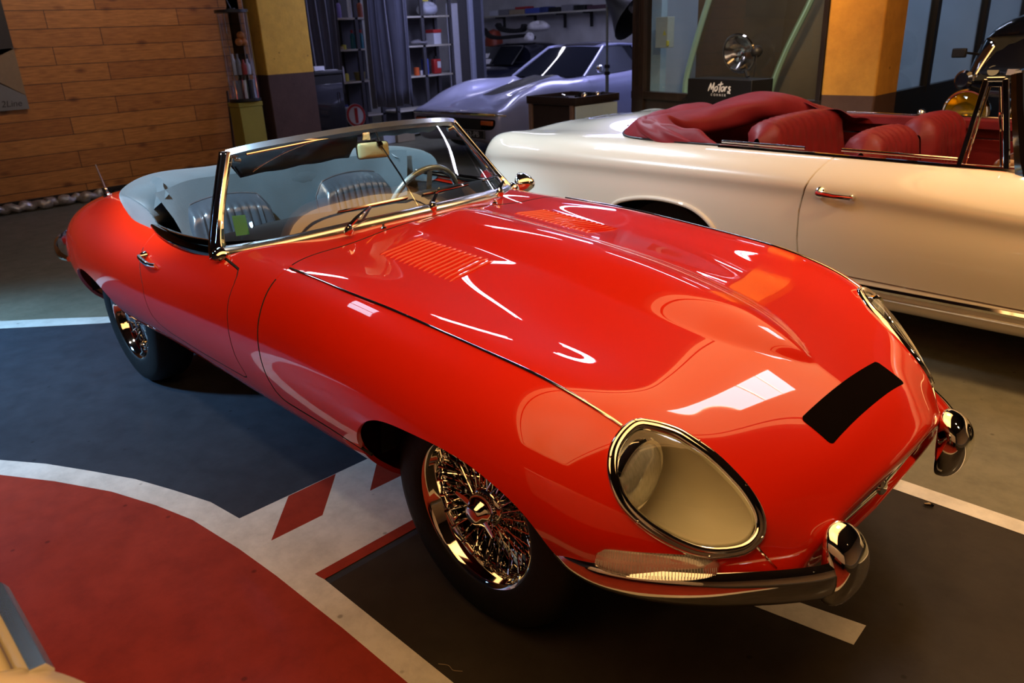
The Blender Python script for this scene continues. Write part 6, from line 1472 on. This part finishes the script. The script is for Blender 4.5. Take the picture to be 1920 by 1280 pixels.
# windscreen opening frame
wf=[(p[0]-.14,p[1]+.01) for p in catmull([(-.655,1.075),(-.60,1.05),(.60,1.05),(.655,1.075),(.60,1.26),(.56,1.33),(-.56,1.33),(-.60,1.26)],5,closed=True)]
wy=lambda z: .40+(z-1.05)*.55
MB().tube([(x,wy(z)-.012,z) for x,z in wf],.010,n=8,closed=True).build('windscreen_surround',M_CHR,vx)
MB().grid([[(x*k,wy(1.19+(z-1.19)*k)-.006,1.19+(z-1.19)*k) for x,z in wf] for k in (1,.6,.02)],closev=True).build('windscreen_glass',mat('old_screen_glass',(.05,.05,.04),rough=.06,coat=1,noise=.2),vx)
MB().lathe([(0,0),(.035,0),(.035,.003),(0,.003)],axis=(0,-1,.5),org=(-.695,wy(1.125)-.02,1.125),n=20).build('round_sticker',C_('sticker_cream',(.45,.42,.28)),vx)
MB().box((-.57,wy(1.12)-.022,1.125),(.08,.004,.06),Matrix.Rotation(-.5,3,'X')).build('square_sticker',C_('sticker_white',(.5,.45,.45)),vx)
MB().box((-.885,.30,1.245),(.09,.03,.06)).build('wing_mirror',M_BLK,vx,bevel=.008); MB().tube([(-.85,.32,1.245),(-.80,.42,1.23)],.008,n=6).build('mirror_arm',M_BLK,vx)
M_YREF=mat('yellow_reflector',(.75,.52,.04),rough=.12,metal=.8,noise=.35,nscale=9)
for k,(lx_,ly_,lz,r_) in enumerate(((-.635,-.235,.915,.135),(-.30,-.12,.90,.125))):
    q=bpy.data.objects.new('headlamp',None); COL.objects.link(q); q.parent=vx; axq=(-.12,-1,.0)
    MB().lathe([(0,-.20),(.05,-.18),(.11,-.10),(r_,-.0)],axis=axq,org=(lx_,ly_,lz),n=36).build('lamp_shell',M_CHR,q,ang=60)
    MB().lathe([(r_,-.012),(r_+.008,0),(r_,.012),(r_-.008,.012)],axis=axq,org=(lx_,ly_,lz),n=40).build('lamp_rim',M_CHR,q)
    MB().lathe([(0,-.10),(.05,-.085),(.10,-.04),(r_-.01,.0)],axis=axq,org=(lx_,ly_,lz),n=36).build('lamp_reflector',M_YREF,q)
    MB().lathe([(0,.030),(.06,.024),(.11,.012),(r_-.006,.004)],axis=axq,org=(lx_,ly_,lz),n=36).build('lamp_glass',glassmat('lamp_front_glass',(.92,.90,.70)),q)
    MB().cyl((lx_,ly_+.1,lz-.1),(lx_,ly_+.12,lz-.35),.02,n=8).build('lamp_post',M_BLK,q)
q=at(1728,212,y=3.72); MB().sphere((q.x-.38,3.72-3.98,q.z),.026,10).build('bumper_ball',M_CHR,vx); MB().cyl((q.x-.38,-.26,q.z-.02),(q.x-.38,-.24,q.z-.34),.008,n=8).build('width_rod',M_CHR,vx)
q=at(1806,150,y=4.0); MB().lathe([(0,.02),(.045,.015),(.062,0),(.055,-.03),(0,-.04)],axis=(-.3,-1,.1),org=(q.x-.38,q.y-3.98,q.z),n=20).build('side_lamp',M_BKP,vx); MB().tube([(q.x-.38,.03,q.z-.03),(-.66,.25,1.0)],.012,n=8).build('side_lamp_arm',M_BLK,vx)
for s in (-1,1):
    rows=[[(s*.66+.15*math.cos(a4),lerp(-.30,.9,v),.32+.42*math.sin(PI*min(1,v*1.1))**.6+.05*math.sin(a4)) for a4 in [2*PI*k/14 for k in range(14)]] for v in np.linspace(0.02,.9,14)]
    mb=MB(); mb.grid(rows,closev=True); mb.build('wing',M_BKP if s>0 else mat('wing_grey_blue',(.10,.12,.18),rough=.25,coat=1,noise=.05),vx,ang=180)
    for y_ in (.15,2.7): MB().lathe([(0,.07),(.3,.07),(.34,.04),(.34,-.04),(.3,-.07),(0,-.07)],axis=(1,0,0),org=(s*.66,y_,.34),n=30).build('wheel',M_RUB,vx)
_q=at(1742,947,z=.004)
tag(MB().tube([(_q.x-.014,_q.y-.006,.006),(_q.x,_q.y,.008),(_q.x+.013,_q.y+.004,.005)],[.004,.006,.004],n=7).build('metal_clip',M_DCHR,None),'tiny dark metal clip lying on the floor beside the cream line','clip')
_q=at(845,1252,z=.002)
tag(MB().tube(catmull([(_q.x-.035,_q.y-.012,.0015),(_q.x-.012,_q.y+.002,.0015),(_q.x+.01,_q.y+.0,.0015),(_q.x+.03,_q.y+.014,.0015)],5),.0007,n=5).build('thread',C_('thread_tan',(.35,.25,.12)),None),'thin curled tan thread on the dark floor near the bottom edge','thread')
# ---------------- cream car at the lower left corner
M_CREAM2=mat('warm_cream_paint',(.78,.66,.44),rough=.28,coat=1,coatr=.03,noise=.02)
cr=thing('parked_car','cream car with a chrome strip cut off at the lower left corner','car',(0,0,0))
def yside(x): return -1.668-.01*(x-.3)
rows=[]
for x in np.linspace(.150,1.75,24):
    rows.append([(x,yside(x)-o_,z) for o_,z in ((.075,.30),(.045,.45),(.030,.60),(.028,.70),(.034,.765),(.050,.793),(.10,.805),(.25,.815),(.50,.82),(.80,.80),(1.1,.72),(1.2,.4))])
mb=MB(); mb.grid(rows); mb.f.append(tuple(k for k in range(12))); mb.f.append(tuple(23*12+k for k in range(12))); mb.build('body_side',M_CREAM2,cr,ang=60)
MB().tube([(x,yside(x)-.018,.800) for x in np.linspace(.150,.372,14)],1.,prof=[(-.012,-.028),(-.017,-.005),(-.010,.008),(.008,.009),(.016,-.002),(.019,-.028)],up=(0,0,1)).build('chrome_strip',M_SCHR,cr,ang=50)
# rounded wing in front
rows=[]
for x in [.325,.328,.334,.342,.352,.365,.38,.40,.42,.445,.475]+list(np.linspace(.52,1.75,16)):
    k=max(0,min(1,(x-.325)/.15))**.5; o0=.085*k; zz=.018*k-.012
    rows.append([(x,yside(x)-o_+o0*(1-w_),z+zz) for o_,z,w_ in ((.075,.30,0),(.050,.45,0),(.040,.60,0),(.042,.70,0),(.045,.765,0),(.058,.802,0),(.10,.822,.1),(.25,.825,.6),(.50,.83,1),(.80,.81,1),(1.1,.73,1),(1.2,.4,1))])
mb=MB(); mb.grid(rows); mb.f.append(tuple(k for k in range(12))); mb.build('front_wing',M_CREAM2,cr,ang=70)
for x in (1.5,): MB().lathe([(0,.08),(.26,.08),(.31,.04),(.31,-.04),(.26,-.08),(0,-.08)],axis=(0,1,0),org=(x,-1.95,.31),n=28).build('wheel',M_RUB,cr)
MB().lathe([(0,.08),(.26,.08),(.31,.04),(.31,-.04),(.26,-.08),(0,-.08)],axis=(0,1,0),org=(.30,-1.98,.31),n=28).build('wheel',M_RUB,cr)
MB().box((.95,-2.3,.42),(1.4,.9,.2)).build('floor_pan',M_UNDER,cr)
# ================================================================= LIGHT
def area(name,loc,target,size,power,col,sy=None):
    l=bpy.data.lights.new(name,'AREA'); l.energy=power; l.color=col; l.shape='RECTANGLE' if sy else 'SQUARE'; l.size=size
    if sy: l.size_y=sy
    o=bpy.data.objects.new(name,l); COL.objects.link(o); o.location=loc; d=Vector(target)-Vector(loc); o.rotation_euler=d.to_track_quat('-Z','Y').to_euler(); return o
def spot(name,loc,target,power,col,ang=60,blend=.6,r=.06):
    l=bpy.data.lights.new(name,'SPOT'); l.energy=power; l.color=col; l.spot_size=math.radians(ang); l.spot_blend=blend; l.shadow_soft_size=r
    o=bpy.data.objects.new(name,l); COL.objects.link(o); o.location=loc; d=Vector(target)-Vector(loc); o.rotation_euler=d.to_track_quat('-Z','Y').to_euler(); return o
WARM=(1.,.62,.28); COOL=(.55,.78,1.); VIO=(.50,.50,1.)
w=bpy.data.worlds.new('world'); SC.world=w; w.use_nodes=True
bg=w.node_tree.nodes['Background']; bg.inputs[0].default_value=(.75,.87,1,1); bg.inputs[1].default_value=1.2
# fluorescent tubes on the ceiling
tube_m=mat('fluorescent_tube',(1,1,1),emit=(.82,.80,1.),estr=22.)
def tubelamp(x,y,L=1.5,alongx=False,z=3.3,n=2,m=tube_m,label='twin fluorescent ceiling lamp'):
    t=bpy.data.objects.new('ceiling_lamp',None); COL.objects.link(t); t.location=(x,y,z); t.rotation_euler=(0,0,0 if not alongx else PI/2)
    MB().box((0,0,.03),(.16,L+.06,.05)).build('lamp_body',mat('lamp_body_white',(.6,.6,.6),rough=.5,noise=.05),t,bevel=.005)
    for k in range(n): MB().cyl(((k-(n-1)/2)*.09,-L/2,-.01),((k-(n-1)/2)*.09,L/2,-.01),.013,n=10).build('tube',m,t)
    return t
LP=[(-3.4,2.7,0,'above the gap between the two open cars'),(-2.3,4.2,1,'over the far side of the white open car'),(-5.6,6.6,0,'over the tool cart'),(-6.4,8.8,0,'over the silver coupe'),(-9.0,8.2,0,'over the dark parked car'),(-9.2,5.2,0,'in front of the shelving'),(-5.0,1.0,0,'over the tail of the red car'),(-2.6,7.5,1,'in the room behind the showroom window')]
for x,y,a,wh in LP:
    t=tubelamp(x,y,1.5,bool(a),3.3); tag(t,'twin tube fluorescent lamp on the ceiling '+wh,'lamp','fluorescent ceiling lamps') if False else tag(t,'twin tube fluorescent lamp on the ceiling '+wh,'lamp')
spot('warm_right',(2.6,.9,2.95),(.9,1.9,.6),150,WARM,70,.8,.12)
spot('day_floor',(-5.4,-3.8,3.3),(-3.4,-1.8,0),3300,(.28,.60,1.),52,.95,.3)
spot('cool_seat',(-.95,-1.9,3.2),(-1.98,.08,.85),1250,(.48,.75,1.),33,.6,.05)  # added narrow fill that brightens only the seats and cabin
spot('tail_spot',(-2.9,-2.0,3.3),(-2.35,-.5,.8),130,(1,.86,.72),58,.8,.12)  # added fill lifting the red car's rear wing
spot('right_floor',(3.7,.7,3.0),(1.3,1.25,0),330,WARM,50,.8,.15)  # added warm fill for the floor right of the red car
spot('cool_side',(-3.0,-.6,3.3),(-1.9,1.9,.6),560,(.70,.86,1.),56,.8,.2)  # added cool fill on the cream car's rear side
spot('cool_deck',(-2.9,2.6,3.3),(-2.0,2.5,.8),260,(.62,.82,1.),80,.9,.2)
spot('column_spot',(-.4,1.9,3.2),(-1.25,4.5,1.5),700,(1,.66,.34),60,.8,.1)
area('shop_a',(-6.2,8.0,3.2),(-6.4,7.0,0),1.2,82,VIO,2.4)
area('shop_b',(-6.9,5.7,3.1),(-9.2,5.6,.9),.6,60,(.6,.62,1.),2.0)
area('office',(-2.8,7.0,3.2),(-2.6,8.4,1.2),1.2,46,(.55,.72,1.),2.)
spot('showroom_warm',(-2.6,5.2,3.2),(-2.9,6.6,1.2),60,(1,.85,.65),90,.8,.1)
spot('wood_wash',(-5.8,1.2,3.2),(-8.0,1.2,2.1),70,(1,.70,.38),72)
# ================================================================= CAMERA / VIEW
cam=bpy.data.cameras.new('camera'); co=bpy.data.objects.new('camera',cam); COL.objects.link(co); SC.camera=co
CAMP=(1.32212539,-1.76602901,1.50526649,2.37740104,.380587115,-.0459824185,1448.56193)
def camframe(yaw,pitch,roll):
    cy,sy=math.cos(yaw),math.sin(yaw);cp,sp=math.cos(pitch),math.sin(pitch)
    f=Vector((cy*cp,sy*cp,-sp)); r=Vector((sy,-cy,0.)); u=r.cross(f); c,s=math.cos(roll),math.sin(roll)
    return c*r+s*u,-s*r+c*u,f
r_,u_,f_=camframe(*CAMP[3:6])
co.matrix_world=Matrix(((r_.x,u_.x,-f_.x,CAMP[0]),(r_.y,u_.y,-f_.y,CAMP[1]),(r_.z,u_.z,-f_.z,CAMP[2]),(0,0,0,1)))
cam.sensor_width=36; cam.lens=CAMP[6]/1920*36; cam.clip_start=.02; cam.clip_end=200
cam.dof.use_dof=True; cam.dof.focus_distance=2.2; cam.dof.aperture_fstop=5.6
SC.view_settings.view_transform='Standard'; SC.view_settings.look='None'; SC.view_settings.gamma=1; SC.view_settings.use_curve_mapping=False
SC.view_settings.exposure=0.
